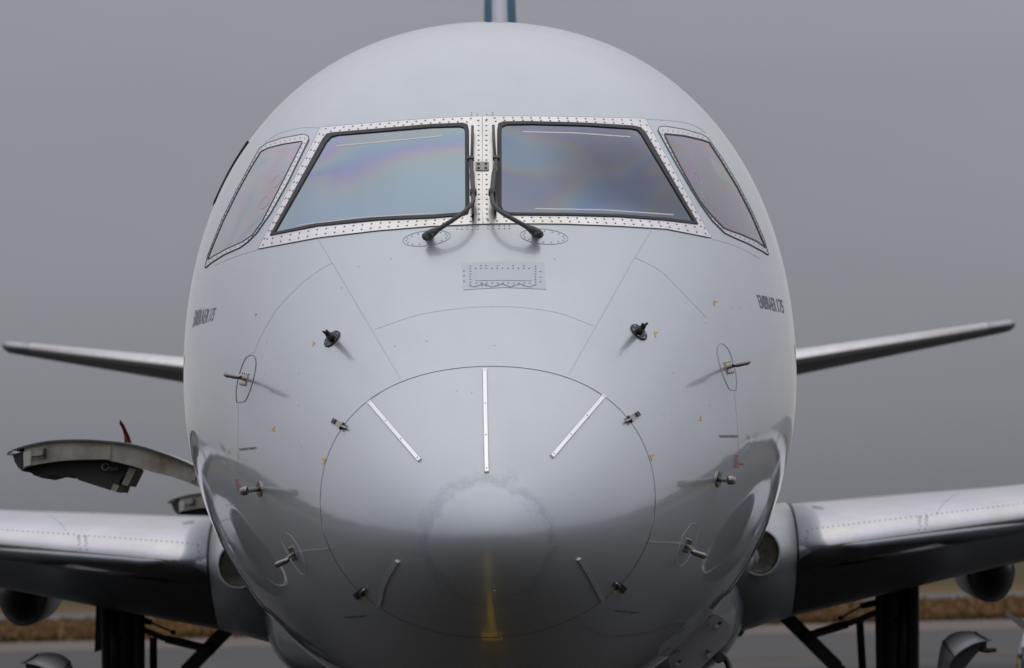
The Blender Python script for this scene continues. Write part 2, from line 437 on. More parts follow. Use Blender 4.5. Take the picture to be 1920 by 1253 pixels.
def ring_patch(name, outer, inner, off, material, parent, step=9, rows=2, skirt=.006):
    """sheet frame between two outlines with matching corner lists"""
    A, B = [], []
    n = len(outer)
    for i in range(n):
        a0, a1, b0, b1 = outer[i], outer[(i + 1) % n], inner[i], inner[(i + 1) % n]
        k = max(1, int(max(math.dist(a0, a1), math.dist(b0, b1)) / step))
        for j in range(k):
            t = j / k
            A.append((a0[0] + (a1[0] - a0[0]) * t, a0[1] + (a1[1] - a0[1]) * t)); B.append((b0[0] + (b1[0] - b0[0]) * t, b0[1] + (b1[1] - b0[1]) * t))
    V, F = [], []; N_ = len(A)
    loops = [[hit(*p, off - skirt) for p in A]]
    for r in range(rows + 1):
        t = r / rows
        loops.append([hit(a[0] + (b[0] - a[0]) * t, a[1] + (b[1] - a[1]) * t, off) for a, b in zip(A, B)])
    loops.append([hit(*p, off - skirt) for p in B])
    for l in loops: V += l
    for i in range(len(loops) - 1):
        for k in range(N_):
            F.append((i * N_ + k, i * N_ + (k + 1) % N_, (i + 1) * N_ + (k + 1) % N_, (i + 1) * N_ + k))
    return mesh(name, V, F, material, parent)

def ribbon(name, pts, width, off, material, parent, step=8, thick=.0012):
    pts = dens(pts, step); V, F = [], []
    for i, p in enumerate(pts):
        a, b = pts[max(0, i - 1)], pts[min(len(pts) - 1, i + 1)]
        dx, dy = b[0] - a[0], b[1] - a[1]; l = math.hypot(dx, dy) or 1; nx, ny = -dy / l * width / 2, dx / l * width / 2
        V += [hit(p[0] - nx, p[1] - ny, off - thick), hit(p[0] - nx, p[1] - ny, off), hit(p[0] + nx, p[1] + ny, off), hit(p[0] + nx, p[1] + ny, off - thick)]
    for i in range(len(pts) - 1):
        for k in range(3): F.append((4 * i + k, 4 * i + k + 1, 4 * i + 5 + k, 4 * i + 4 + k))
    F += [(0, 1, 2, 3), tuple(4 * (len(pts) - 1) + k for k in (3, 2, 1, 0))]
    return mesh(name, V, F, material, parent)

def studs(name, pix, r, h, off, material, parent, seg=7, surf=None):
    """many small fastener heads joined into one part"""
    bm = bmesh.new()
    for p in pix:
        loc, n = hitn(*p) if surf is None else surf(p)
        a, b = frame_of(n); q = loc + n * off
        ring = [bm.verts.new(q + (a * math.cos(2 * math.pi * k / seg) + b * math.sin(2 * math.pi * k / seg)) * r) for k in range(seg)]
        r2 = [bm.verts.new(q + n * h + (a * math.cos(2 * math.pi * k / seg) + b * math.sin(2 * math.pi * k / seg)) * r * .6) for k in range(seg)]
        for k in range(seg): bm.faces.new((ring[k], ring[(k + 1) % seg], r2[(k + 1) % seg], r2[k]))
        bm.faces.new(r2)
    o = from_bm(name, bm, material, parent); o['kind'] = 'stuff'
    return o

def text_mesh(body, bold=0.0, shear=0.0, spacing=1.0):
    cu = bpy.data.curves.new('t', 'FONT'); cu.body = body; cu.offset = bold; cu.shear = shear; cu.space_character = spacing
    cu.resolution_u = 3
    o = bpy.data.objects.new('t', cu); COL.objects.link(o); dg = bpy.context.evaluated_depsgraph_get()
    me = o.evaluated_get(dg).to_mesh()
    V = [v.co.copy() for v in me.vertices]; F = [tuple(p.vertices) for p in me.polygons]
    o.evaluated_get(dg).to_mesh_clear(); bpy.data.objects.remove(o); bpy.data.curves.remove(cu)
    xs = [v.x for v in V]; ys = [v.y for v in V]; x0, x1, y0, y1 = min(xs), max(xs), min(ys), max(ys)
    return [((v.x - x0) / (x1 - x0), (v.y - y0) / (y1 - y0)) for v in V], F
def lettering(name, body, quad, material, parent, bold=0., shear=0., off=.0015, px=True):
    """flat lettering on the skin; quad = bottom-left, bottom-right, top-right, top-left where they are seen"""
    uv, F = text_mesh(body, bold, shear)
    c = [hit(*q) for q in quad] if px else [Vector(q) for q in quad]
    V = []
    for u, v in uv:
        p = (c[0] * (1 - u) + c[1] * u) * (1 - v) + (c[3] * (1 - u) + c[2] * u) * v
        V.append(snap(p, off)[0])
    return mesh(name, V, F, material, parent)

# ================================================================== THE SETTING
def sheet(name, x0, x1, y0, y1, z, material, nx=1, ny=1):
    V = [(x0 + (x1 - x0) * i / nx, y0 + (y1 - y0) * j / ny, z) for j in range(ny + 1) for i in range(nx + 1)]
    F = [(j * (nx + 1) + i, j * (nx + 1) + i + 1, (j + 1) * (nx + 1) + i + 1, (j + 1) * (nx + 1) + i) for j in range(ny) for i in range(nx)]
    o = mesh(name, V, F, material); o['kind'] = 'structure'; return o
M_GRASSLAND = mat('dry_grassland', (.135, .083, .042), .95, spec=.04, noise=(.09, 1.0, (.095, .066, .03)), bump=(3, .6))
M_APRON = mat('apron_asphalt', (.018, .0165, .015), .9, noise=(.35, .7, (.012, .012, .012)), bump=(90, .35))
M_RUNWAY = mat('runway_asphalt', (.098, .094, .091), .85, spec=.04, noise=(.25, .8, (.078, .077, .077)), bump=(60, .3))
M_SHOULDER = mat('concrete_shoulder', (.165, .138, .125), .85, spec=.04, noise=(.4, .8, (.115, .102, .093)))
M_TAXI = mat('far_taxiway', (.13, .125, .12), .85, spec=.04, noise=(.3, .8, (.10, .10, .10)))
M_LINE_Y = mat('yellow_road_paint', (.55, .36, .03), .7, noise=(7, .8, (.30, .20, .03)))
M_LINE_O = mat('worn_orange_paint', (.16, .10, .068), .8, spec=.04, noise=(.8, .8, (.09, .078, .07)))
sheet('ground', -2500, 2500, -1500, 3500, -.012, M_GRASSLAND, 4, 4)
sheet('apron', -160, 160, -90, 76, -.004, M_APRON, 2, 2)
sheet('runway', -900, 900, 76.0, 115, -.004, M_RUNWAY, 4, 1)
sheet('runway_shoulder', -900, 900, 115.0, 131, -.002, M_SHOULDER, 4, 1)
sheet('taxiway', -900, 900, 193, 220, -.004, M_TAXI, 4, 1)
sheet('meadow', -1500, 1500, 262, 1500, -.006, mat('green_meadow', (.08, .068, .030), .95, spec=.04, noise=(.05, .9, (.07, .062, .025))), 4, 4)
o = sheet('runway_marking', -900, 900, 83.6, 84.7, .002, M_LINE_O)
# lead-in line on the apron, seen mirrored in the belly of the nose
bmk = bmesh.new()
def quad2(bm, x0, x1, y0, y1, z):
    bm.faces.new([bm.verts.new(p) for p in ((x0, y0, z), (x1, y0, z), (x1, y1, z), (x0, y1, z))])
quad2(bmk, -.085, .085, -60, -3, .0)
o = from_bm('taxi_line', bmk, M_LINE_Y); o['kind'] = 'structure'

# rough grass along the far side of the runway
def grass():
    bm = bmesh.new(); rnd = random.Random(3)
    for i in range(9000):
        y = 131.2 + (rnd.random() ** 1.7) * 61; x = rnd.uniform(-24, 24)
        h = rnd.uniform(.05, .20) * (1.15 if y < 134 else 1); a = rnd.uniform(0, math.pi)
        w = rnd.uniform(.04, .12)
        lean = rnd.uniform(-.1, .1)
        dx, dy = math.cos(a) * w, math.sin(a) * w
        v = [bm.verts.new(p) for p in ((x - dx, y - dy, -.012), (x + dx, y + dy, -.012), (x + dx * .6 + lean, y + dy * .6, h), (x - dx * .2 + lean, y - dy * .2, h * rnd.uniform(.7, 1)))]
        f = bm.faces.new(v); f.material_index = 1 if (y < 138 and rnd.random() < .8 - (y - 131) * .09) or rnd.random() < .07 else 0
    me = bpy.data.meshes.new('grass'); bm.to_mesh(me); bm.free()
    o = link('grass', me, [mat('dry_grass_blades', (.165, .092, .040), .9, spec=.04, noise=(.3, .8, (.12, .068, .03))), mat('green_grass_blades', (.055, .045, .016), .9, spec=.04)])
    tag(o, 'dry brown grass with a green fringe beyond the runway', 'grass', kind='stuff')
grass()

# far-off woods to either side and behind the photographer (they show in the gloss of the fuselage)
def wood(name, label, x0, x1, y0, y1, n, seed):
    rnd = random.Random(seed); bm = bmesh.new()
    for i in range(n):
        x, y = rnd.uniform(x0, x1), rnd.uniform(y0, y1); h = rnd.uniform(9, 19); r = h * rnd.uniform(.22, .34)
        bm_tube(bm, [(x, y, -.1), (x, y, h * .4)], [.3, .2], 5, False)
        rings = []; seg = 8
        for j in range(7):
            t = j / 6; rr = r * (math.sin(math.pi * min(1, .18 + t * .82)) ** .7 + .02); z = h * (.18 + .82 * t)
            rings.append([bm.verts.new((x + rr * rnd.uniform(.7, 1.25) * math.cos(2 * math.pi * k / seg), y + rr * rnd.uniform(.7, 1.25) * math.sin(2 * math.pi * k / seg), z + rnd.uniform(-.5, .5))) for k in range(seg)])
        for a, b in zip(rings, rings[1:]):
            for k in range(seg): bm.faces.new((a[k], a[(k + 1) % seg], b[(k + 1) % seg], b[k]))
    tag(from_bm(name, bm, M_WOOD), label, 'wood', kind='stuff')
M_WOOD = mat('wood_foliage', (.035, .045, .024), .9, noise=(.5, .9, (.018, .022, .014)))
wood('distant_wood', 'dark far-off belt of trees left of the runway', -300, -230, -160, 420, 330, 1)
wood('distant_wood', 'dark far-off belt of trees right of the runway', 230, 300, -160, 420, 330, 2)
wood('distant_wood', 'dark far-off belt of trees behind the apron', -150, 150, -215, -165, 230, 3)

# ================================================================== THE AIRLINER
plane = bpy.data.objects.new('airliner', None); COL.objects.link(plane); plane.empty_display_size = 1
tag(plane, 'silver grey twin jet airliner parked nose-on with its cargo doors open', 'airliner')

# ---- radome edge, from where it is seen
RING_PX = [(905, 690), (851, 694), (797, 703), (755, 715.6), (726, 728), (688, 751), (661, 777), (638, 806), (616.6, 855), (607, 904), (604, 952), (611, 1002), (625, 1040),
           (648, 1077), (667, 1100), (720, 1140), (800, 1172), (876, 1190), (942, 1195), (1031, 1185), (1100, 1155), (1165, 1098), (1205, 1045), (1222, 1000), (1228, 940), (1218, 860), (1185, 790),
           (1130, 741), (1065, 704), (1000, 693), (940, 690)]
def theta_of(p):
    s = p.y; z = p.z - ZN - float(MID(s)); a = float(TOP(s) - MID(s)) if z > 0 else float(MID(s) - BOT(s))
    return math.atan2(p.x / float(WID(s)), z / a)
rp = [hit(*p) for p in RING_PX]
A_ = np.array([[math.cos(k * theta_of(p)) for k in range(4)] for p in rp]); B_ = np.array([p.y for p in rp])
coef = np.linalg.lstsq(A_, B_, rcond=None)[0]
SR = sum(c * np.cos(k * TH) for k, c in enumerate(coef))
rows = [SR * t * t for t in np.linspace(.002, 1, 170)]
V, F = grid_mesh(rows); F.append(tuple(range(NTH)))
rr_ = np.hypot(V[:, 0], (V[:, 2] - ZN + .055) * 1.02)                       # rubber erosion boot on the tip: a few millimetres proud, fuller than the skin
boot = np.clip((.245 - rr_) / .035, 0, 1); boot = boot * boot * (3 - 2 * boot)
bulge = np.clip(1 - (rr_ / .238) ** 2, 0, 1)
V[:, 1] -= boot * (.0025 + .013 * bulge)
n0 = len(V); V = np.concatenate([V, P(SR, TH) * [.994, 1, 1] + [0, .004, 0]])     # turned-in lip
F += [((len(rows) - 1) * NTH + k, n0 + k, n0 + (k + 1) % NTH, (len(rows) - 1) * NTH + (k + 1) % NTH) for k in range(NTH)]
radome = mesh('radome', V, F, M_RADOME, plane, True)
tag(radome, 'grey nose radome with worn paint round its tip')
SE = SR + .0042
rows = [SE + (6.15 - SE) * (t ** 1.25) for t in np.linspace(0, 1, 190)] + [np.full(NTH, s) for s in np.arange(6.4, 31.2, .3)]
V, F = grid_mesh(rows); F.append(tuple(range((len(rows) - 1) * NTH, len(rows) * NTH)))
skin = mesh('fuselage_skin', V, F, M_PAINT, plane, True)
gp = P(SR - .02, TH); gq = P(SR + .03, TH)
cen = np.array([0, 0, ZN + .1])
def inw(q): return q + (cen - q) * np.array([.012, 0, .012])
V = np.concatenate([inw(gp), inw(gq)])
mesh('radome_gap_seal', V, [(k, NTH + k, NTH + (k + 1) % NTH, (k + 1) % NTH) for k in range(NTH)], M_SEAMLITE, plane, True)

# ---- windshields
LW_OUT = [(485, 467), (595, 446.5), (709, 433), (809, 425), (875, 422), (905.2, 420.8), (904.9, 395), (903.9, 243), (903.6, 219.6), (868, 220.7), (809, 223.6), (709, 231), (632, 237.5), (601.5, 240), (592, 259)]
LW_SEAL = [(508, 443), (595, 426), (709, 414.7), (809, 411), (868, 406), (878, 402), (880.5, 392), (879.5, 246), (877, 236), (868, 233), (809, 235.3), (709, 243.7), (627, 250.5), (614, 253), (606, 263)]
LW_GL = [(516.5, 437.5), (595, 421), (709, 409.5), (809, 405.5), (864, 401), (870.5, 398), (872.5, 390), (871.8, 250), (870, 241.5), (862, 239.5), (809, 241), (709, 249.3), (634, 255.5), (622, 259), (613.5, 268)]
RW_OUT = [(906.4, 420.8), (905, 395), (904.9, 243), (904.6, 219.6), (940, 219.4), (994, 219.6), (1094.6, 221), (1180, 222.8), (1210, 223.8), (1221, 245), (1333, 446.5), (1249, 430), (1162, 424.7), (1061, 420.6), (966, 419.8), (930, 420.2)]
RW_SEAL = [(938, 401), (932, 391), (932, 247), (934, 234), (944, 230.5), (994, 230), (1094.6, 232.6), (1186, 238), (1200, 241), (1209, 250), (1307.5, 422), (1249, 415), (1162, 408.5), (1061, 405.8), (966, 405.3), (948, 404.5)]
RW_GL = [(944, 397), (940.5, 389), (940.5, 252), (941.5, 240), (950, 236), (994, 235.3), (1094.6, 237.9), (1183, 243.5), (1194, 246), (1201, 253.5), (1299, 416.6), (1249, 410.6), (1162, 404.3), (1061, 401.8), (968, 401.4), (953, 400.6)]
def frame_rivets(outer, inner, fr, gap, phase=0, skip=None):
    out = []; n = len(outer); acc = phase
    for i in range(n):
        a = [outer[i][k] + (inner[i][k] - outer[i][k]) * fr for k in (0, 1)]; j = (i + 1) % n
        b = [outer[j][k] + (inner[j][k] - outer[j][k]) * fr for k in (0, 1)]
        d = math.dist(a, b)
        while acc < d:
            p = (a[0] + (b[0] - a[0]) * acc / d, a[1] + (b[1] - a[1]) * acc / d)
            if not skip or not skip(p): out.append(p)
            acc += gap
        acc -= d
    return out
def windshield(O, S, G, gm, bus, label):
    fr = ring_patch('windshield_frame', O, S, .004, M_ALU, plane, rows=3); tag(fr, label)
    ring_patch('window_seal', S, G, .0085, M_RUBBER, fr, rows=1)
    tag(patch('window_pane', G, .0035, gm, fr, step=10, skirt=0), None)
    near_post = lambda p: abs(p[0] - 905) < 20 and 232 < p[1] < 412
    studs('rivets', frame_rivets(O, S, .27, 17, 3, near_post) + frame_rivets(O, S, .72, 17, 11, near_post) +
          [(x + (y - 320) * .006, y) for x in (O[6][0] - 7.2,) for y in np.arange(228, 416, 9.2) if O is LW_OUT] +
          [(x + (y - 320) * .006, y) for x in (O[1][0] + 7.2,) for y in np.arange(228, 416, 9.2) if O is RW_OUT], .0056, .0022, .004, M_RIVET, fr)
    for b in bus: ribbon('bus_bar', b[0], b[1], .0042, M_BUS, fr, thick=.0006)
    edge = O + [O[0]]
    ribbon('frame_gap', edge, 1.5, .0036, M_SEAM, fr, thick=.002)
    return fr
GL = glass_material('coated_glass_a', (.9, 1.04), 1.7, (3.1, 1.2, .4), PASTEL)
GR = glass_material('coated_glass_b', (1.1, 1.55), 1.7, (0.4, 8.8, 6.5), DEEP, (hit(1190, 325), .42, .78, .36))  # darker palette and one dark zone put into this pane's colour
wl = windshield(LW_OUT, LW_SEAL, LW_GL, GL, [([(632, 275), (730, 266), (828, 256.5)], 2.2), ([(556, 424), (680, 409), (808, 401.5)], 1.8)], 'windshield left of the centre post, pale rainbow tinted glass')
wr = windshield(RW_OUT, RW_SEAL, RW_GL, GR, [([(980, 248.5), (1080, 251), (1181, 258)], 2.2), ([(1003, 393), (1130, 395), (1262, 404)], 2.2)], 'windshield right of the centre post, glass coloured darker blue')
st = patch('centre_strap', [(893, 306), (915, 306), (917, 308), (917, 320), (915, 322), (894, 322), (891.5, 320), (891.5, 308)], .008, mat('strap_grey', (.33, .32, .31), .45, metal=.6), plane, step=6, skirt=.006)
studs('bolts', [(897.5, 310.5), (911, 310), (897.5, 318), (911, 318)], .0075, .004, .008, M_GEAR, st, 6)

# ---- side windows
LS_OUT = [(385, 503), (390, 481), (416, 415), (442, 362), (469, 312), (487.5, 279), (501, 269), (528, 260), (568, 252.5), (577.5, 255), (579.5, 262), (541, 341), (508, 400), (481, 438), (464, 455), (450, 465), (420.5, 478), (397, 493)]
LS_GL = [(390.5, 488), (393.5, 478), (419, 416), (445, 363), (472, 314), (490, 285), (503, 278.5), (530, 271.5), (562, 266.5), (567, 266.5), (567.5, 268.5), (528, 347), (506, 390), (492, 417), (474, 441.5), (454, 455), (424, 468), (401, 481)]
RS_OUT = [(1440.5, 479), (1432, 450), (1412, 403), (1385, 349.6), (1354, 298), (1327, 260), (1316, 253), (1282.6, 243.5), (1244.6, 237.4), (1235.6, 239), (1233.6, 245), (1244.6, 266), (1269, 310), (1296, 356), (1314, 385), (1336, 415), (1358.5, 437.5), (1376, 446), (1403, 457.5), (1428, 471)]
RS_GL = [(1435.5, 465.8), (1428, 450), (1409, 405), (1383, 354), (1352, 303), (1329, 268), (1314, 263), (1282.6, 255.8), (1252, 252.6), (1246, 252), (1245, 253.5), (1251, 267), (1270, 304), (1295, 350), (1312, 379), (1332, 403.5), (1356, 428.5), (1364, 432), (1390, 441), (1417, 453)]
def side_window(O, G, gm, rings_, label, fm, sw_):
    fr = ring_patch('side_window_frame', O, G, .003, fm, plane, rows=2, step=7); tag(fr, label)
    patch('window_pane', G, .0025, gm, fr, step=8, skirt=0)
    ribbon('frame_gap', O + [O[0]], 1.1, .0040, M_SEAM, fr, step=6, thick=.003)
    ribbon('window_seal', G + [G[0]], sw_, .0046, M_RUBBER, fr, step=6, thick=.003)
    studs('rivets', frame_rivets(O, G, .5, 9.5, 2), .0038, .0018, .003, M_RIVET, fr, 6)
    for (cx, cy, a, b, t) in rings_:
        pts = [(cx + a * math.cos(u) * math.cos(t) - b * math.sin(u) * math.sin(t), cy + a * math.cos(u) * math.sin(t) + b * math.sin(u) * math.cos(t)) for u in np.linspace(0, 2 * math.pi, 25)]
        ribbon('vent_ring', pts, .8, .0032, M_SEAMFAINT, fr, step=3, thick=.0015)
    return fr
M_SFRAME = mat('satin_frame', (.66, .65, .65), .4, metal=.9)
side_window(LS_OUT, LS_GL, glass_material('coated_glass_c', (.85, 1.05), 2.2, (1.2, 4.4, 9.1), SIDE), [(519, 341, 13, 6.5, math.radians(-54)), (496, 381, 13.5, 6.5, math.radians(-54))], 'side cockpit window left of the windshields, milky grey glass', M_ALU, 1.3)
side_window(RS_OUT, RS_GL, glass_material('coated_glass_d', (.8, 1.1), 2.8, (5.6, .7, 2.2), SIDE2), [(1305, 334.5, 14, 6, math.radians(54)), (1324.5, 371, 14, 6, math.radians(54))], 'side cockpit window right of the windshields, smoky grey glass', M_SFRAME, 2.4)
for sx in (-1, 1):          # aft side windows, edge-on at the outline
    ptsw = [(3.92, 1.885), (4.0, 1.80), (4.05, 1.69), (4.02, 1.62), (4.6, 1.62), (4.75, 1.75), (4.6, 1.9)]
    V = []
    def on(s, z, off):
        a = float(TOP(s) - MID(s)); th = math.acos(max(-1, min(1, (z - float(MID(s))) / a))); p = P(s, sx * th); return snap(p, off)[0]
    if sx > 0: continue
    bm = bmesh.new(); vs = []
    cs = [on(s, z, .004 if sx < 0 else -.006) for s, z in dens(ptsw + [ptsw[0]], .05)[:-1]]
    bm_tube(bm, cs + [cs[0]], .005, 8, False)
    sw = from_bm('aft_side_window', bm, M_RUBBER, plane, True)
    poly = dens(ptsw + [ptsw[0]], .05)[:-1]; c0 = on(4.35, 1.76, .006)
    vv = [on(s, z, .006) for s, z in poly] + [c0]
    mesh('window_pane', vv, [(i, (i + 1) % len(poly), len(poly)) for i in range(len(poly))], GL, sw)

# ---- wipers
def wiper(arm, carrier, blade, label):
    w = bpy.data.objects.new('wiper', None); COL.objects.link(w); w.parent = plane
    tag(w, label)
    a = [lift(x, y, h) for x, y, h in smooth_line(arm, 8)]
    k = len(a); tube('arm', a, [.011 + .006 * max(0, 1 - i / (k * .25)) - .002 * (i / k) for i in range(k)], M_WIPE, w, 10)
    px, py, h = arm[0]
    base, n = hitn(px, py + 6)
    tube('spindle', [base - n * .005, base + n * .02, lift(px, py, h * .7)], [.022, .019, .016], M_STEEL, w, 12)
    head = lift(px, py, h)
    d = (a[3] - a[0]).normalized()
    tube('arm_head', [head - d * .034, head - d * .026, head - d * .005, head + d * .02, head + d * .045], [.008, .018, .021, .019, .012], M_WIPE, w, 12)
    bm = bmesh.new()
    for u in ((-.012, .012), (.0, -.01), (.012, .01)):
        q = head - d * (.01 + u[0]) - FWD * .016 + RGT * u[1]
        bm_tube(bm, [q, q - FWD * .008], .006, 8)
    from_bm('head_bolts', bm, M_STEEL, w)['kind'] = 'stuff'
    c = [lift(*q) for q in carrier]; side = RGT
    bm = bmesh.new(); bm_bar(bm, c[0], c[1], .020, .012, side); bm_bar(bm, c[1], c[2], .017, .010, side)
    bmesh.ops.bevel(bm, geom=bm.edges[:], offset=.002, segments=1, affect='EDGES'); from_bm('carrier', bm, M_WIPE, w)
    bm = bmesh.new(); bm_bar(bm, c[0] + (c[0] - c[1]).normalized() * .02, c[0] - (c[0] - c[1]).normalized() * .012, .030, .03, side); bmesh.ops.bevel(bm, geom=bm.edges[:], offset=.004, segments=2, affect='EDGES')
    from_bm('knuckle', bm, M_BLACK, w)
    bm = bmesh.new(); bm_tube(bm, [c[0] - FWD * .018, c[0] - FWD * .024], .009, 10); from_bm('knuckle_bolt', bm, M_STEEL, w)
    bm = bmesh.new(); bm_bar(bm, c[2], c[2] + (c[2] - c[1]).normalized() * .022, .030, .02, side); bmesh.ops.bevel(bm, geom=bm.edges[:], offset=.002, segments=1, affect='EDGES'); from_bm('clip', bm, M_WIPE, w)
    b = [lift(*q) for q in blade]
    bm = bmesh.new()
    for p, q in zip(b, b[1:]): bm_bar(bm, p, q, .012, .022, side)
    from_bm('blade', bm, M_RUBBER, w)
    b2 = [lift(x, y, h + .02) for x, y, h in blade[:3]]
    tube('blade_spine', b2, .005, M_WIPE, w, 8)
    return w
wiper([(805, 440, .045), (822, 430, .06), (850, 412, .075), (872, 396, .075), (886, 380, .07), (887.5, 364, .065)],
      [(887.3, 360, .06), (885, 325, .055), (882.5, 300, .05)],
      [(886, 239, .024), (885.5, 262, .024), (884.5, 300, .024), (885, 345, .022), (886.5, 405, .022)], 'left wiper parked upright beside the centre post')
wiper([(1005, 436, .045), (990, 427, .06), (962, 411, .075), (938, 397, .075), (924, 381, .07), (922, 364, .065)],
      [(922.5, 360, .06), (926, 325, .055), (930, 299, .05)],
      [(925, 238, .024), (926, 262, .024), (928.5, 300, .024), (929.5, 345, .022), (928.5, 398, .022)], 'right wiper parked upright beside the centre post')
def oval(cx, cy, a, b, t=0, n=40): return [(cx + a * math.cos(u) * math.cos(t) - b * math.sin(u) * math.sin(t), cy + a * math.cos(u) * math.sin(t) + b * math.sin(u) * math.cos(t)) for u in np.linspace(0, 2 * math.pi, n)]
for cx, cy, a, b, t in ((800, 447, 45, 14, math.radians(-7)), (1020, 444, 45, 14, math.radians(5))):
    pl = ribbon('wiper_plate_seam', oval(cx, cy, a, b, t), 1.1, .0012, M_SEAMLITE, skin, step=4)
    studs('plate_screws', oval(cx, cy, a * .86, b * .74, t, 17)[:-1], .0042, .0012, .0005, M_RIVETP, skin, 6)
studs('deck_rivets', [(x, y) for y in (424.5, 430) for x in (857, 866, 876, 885.5, 896)] + [(x, y) for y in (423.5, 429) for x in (915, 925, 936, 946, 955)] + [(884, 211), (884, 215.5), (895, 215), (913, 215), (923.5, 211), (923.5, 215)], .0045, .0018, .0, M_RIVETP, skin, 6)

# ---- riveted doubler below the windshields
dp = patch('doubler_plate', [(866, 494), (945, 490.5), (1020, 493), (1024, 543), (945, 539.5), (868, 544)], .0016, M_PATCH, plane, step=10, skirt=.0016)
patch('raised_pad', [(892, 508.5), (945, 507.5), (997, 508), (997, 527.5), (945, 526.5), (892, 527.5)], .0035, M_PATCH, dp, step=10, skirt=.003)
scal = []
for i, x in enumerate(np.arange(880, 1006, 3)): scal.append((float(x), 536 + 2.6 * math.sin(i * .55)))
ribbon('sealant_bead', scal, 1.0, .0035, M_SEAMLITE, dp, step=3)
studs('plate_rivets', [(x, 504) for x in np.arange(892, 997, 10)] + [(x, 499) for x in (902, 911, 933, 962, 982)] + [(x, 531.5) for x in np.arange(893, 997, 10)] + [(x, 536.5) for x in (904, 911, 934, 962, 981)] +
      [(882, y) for y in np.arange(500, 540, 5)] + [(1004, y) for y in np.arange(500, 540, 5)] + [(870, y) for y in (509, 518, 528)] + [(1013, y) for y in (510, 520.5, 529)], .0048, .0025, .0014, M_RIVETP, dp, 6)

# ---- panel seams
for pts, wd, mm_ in (
    ([(596, 449), (623, 493), (680, 590), (753, 714)], 1.2, M_SEAMLITE),
    ([(1222, 432), (1189, 485), (1125, 599), (1066, 703)], 1.2, M_SEAMLITE),
    (smooth_line([(623, 493), (591, 512), (555, 542), (518, 582), (490, 630), (475, 664)]), .9, M_SEAMFAINT),
    (smooth_line([(1190, 483), (1239, 509), (1282, 552), (1326, 597)]), .8, M_SEAMFAINT),
    (smooth_line([(703, 618), (780, 592), (850, 580), (910, 575.5), (980, 577), (1050, 588), (1112, 611)]), .8, M_SEAMFAINT),
    (smooth_line([(604, 952), (500, 961), (440, 971), (412, 978)]), 1.3, M_SEAMLITE),
    (smooth_line([(1228, 937), (1300, 941), (1370, 948), (1415, 956)]), 1.3, M_SEAMLITE),
    (smooth_line([(1212, 224), (1262, 227), (1300, 235), (1324, 250)]), .8, M_SEAMLITE),
    (smooth_line([(600, 240), (565, 240), (525, 250), (497, 266)]), .8, M_SEAMFAINT),
    ([(447, 758), (446, 840), (448, 900)], .8, M_SEAMFAINT), ([(1377, 737), (1383, 800), (1385, 850)], .8, M_SEAMFAINT),
    (smooth_line([(485, 468), (440, 482), (402, 498)]), .8, M_SEAMLITE), (smooth_line([(1334, 448), (1380, 462), (1425, 485)]), .8, M_SEAMLITE)):
    ribbon('panel_seam', pts, wd * (.75 if mm_ is M_SEAMLITE else .5), .0007, mm_, skin, thick=.0007)

# ---- lightning diverter strips on the radome
def diverter(pts, mm_=None):
    o = ribbon('diverter_strip', pts, 7.0 if not mm_ else 5.0, .0075, mm_ or M_STRIP, radome, step=6, thick=.008)
    ln = dens(pts, 1); k = len(ln) - 1
    studs('strip_screws', [ln[int(k * t)] for t in (.02, .34, .65, .97)], .0042, .0012, .0075, M_RIVET, o, 6)
    e = ribbon('strip_sealant', pts, 9.4, .0022, M_SEAMLITE, o, step=6, thick=.003)
diverter([(909, 694), (910.5, 790), (912.5, 886)])
diverter(smooth_line([(693, 754), (740, 809), (787.5, 864)]))
diverter(smooth_line([(1131.5, 743.5), (1083, 800), (1034.5, 857)]))
diverter(smooth_line([(745.5, 1052), (722, 1094), (711, 1136)]))
diverter(smooth_line([(1085, 1048), (1108, 1086), (1129, 1126)]))
diverter(smooth_line([(927, 1106), (933, 1150), (940, 1192)]), M_RADOME)

# ---- radome latches
def latch(px, py, ang, L_, W_, dark):
    c, s_ = math.cos(ang), math.sin(ang)
    q = lambda u, v: (px + u * c - v * s_, py + u * s_ + v * c)
    la = patch('radome_latch', [q(-L_ / 2, -W_ / 2), q(L_ / 2, -W_ / 2), q(L_ / 2, W_ / 2), q(-L_ / 2, W_ / 2)], .006, M_STEEL if not dark else M_GEAR, plane, step=8, skirt=.006)
    patch('latch_lever', [q(-L_ / 2 + 1, -W_ / 2 + 1.2), q(-L_ / 6, -W_ / 2 + 1.2), q(-L_ / 6, W_ / 2 - 1.2), q(-L_ / 2 + 1, W_ / 2 - 1.2)], .010, M_BLACK, la, step=8, skirt=.004)
    a, b = lift(*q(L_ / 2 - 3, -W_ / 2 - 2), .010), lift(*q(L_ / 2 - 3, W_ / 2 + 2), .010)
    tube('latch_pin', [a, b], .006, M_BLACK, la, 8)
    tube('latch_hook', [lift(*q(L_ / 2 - 5, 0), .012), lift(*q(L_ / 2 + 5, 0), .008)], .006, M_STEEL, la, 8)
latch(634, 795, math.radians(31), 22, 11, False)
latch(1188, 782, math.radians(180 - 33), 22, 11, False)
latch(674, 1114, math.radians(-40), 16, 13, True)
latch(1164, 1102, math.radians(180 + 40), 16, 13, True)

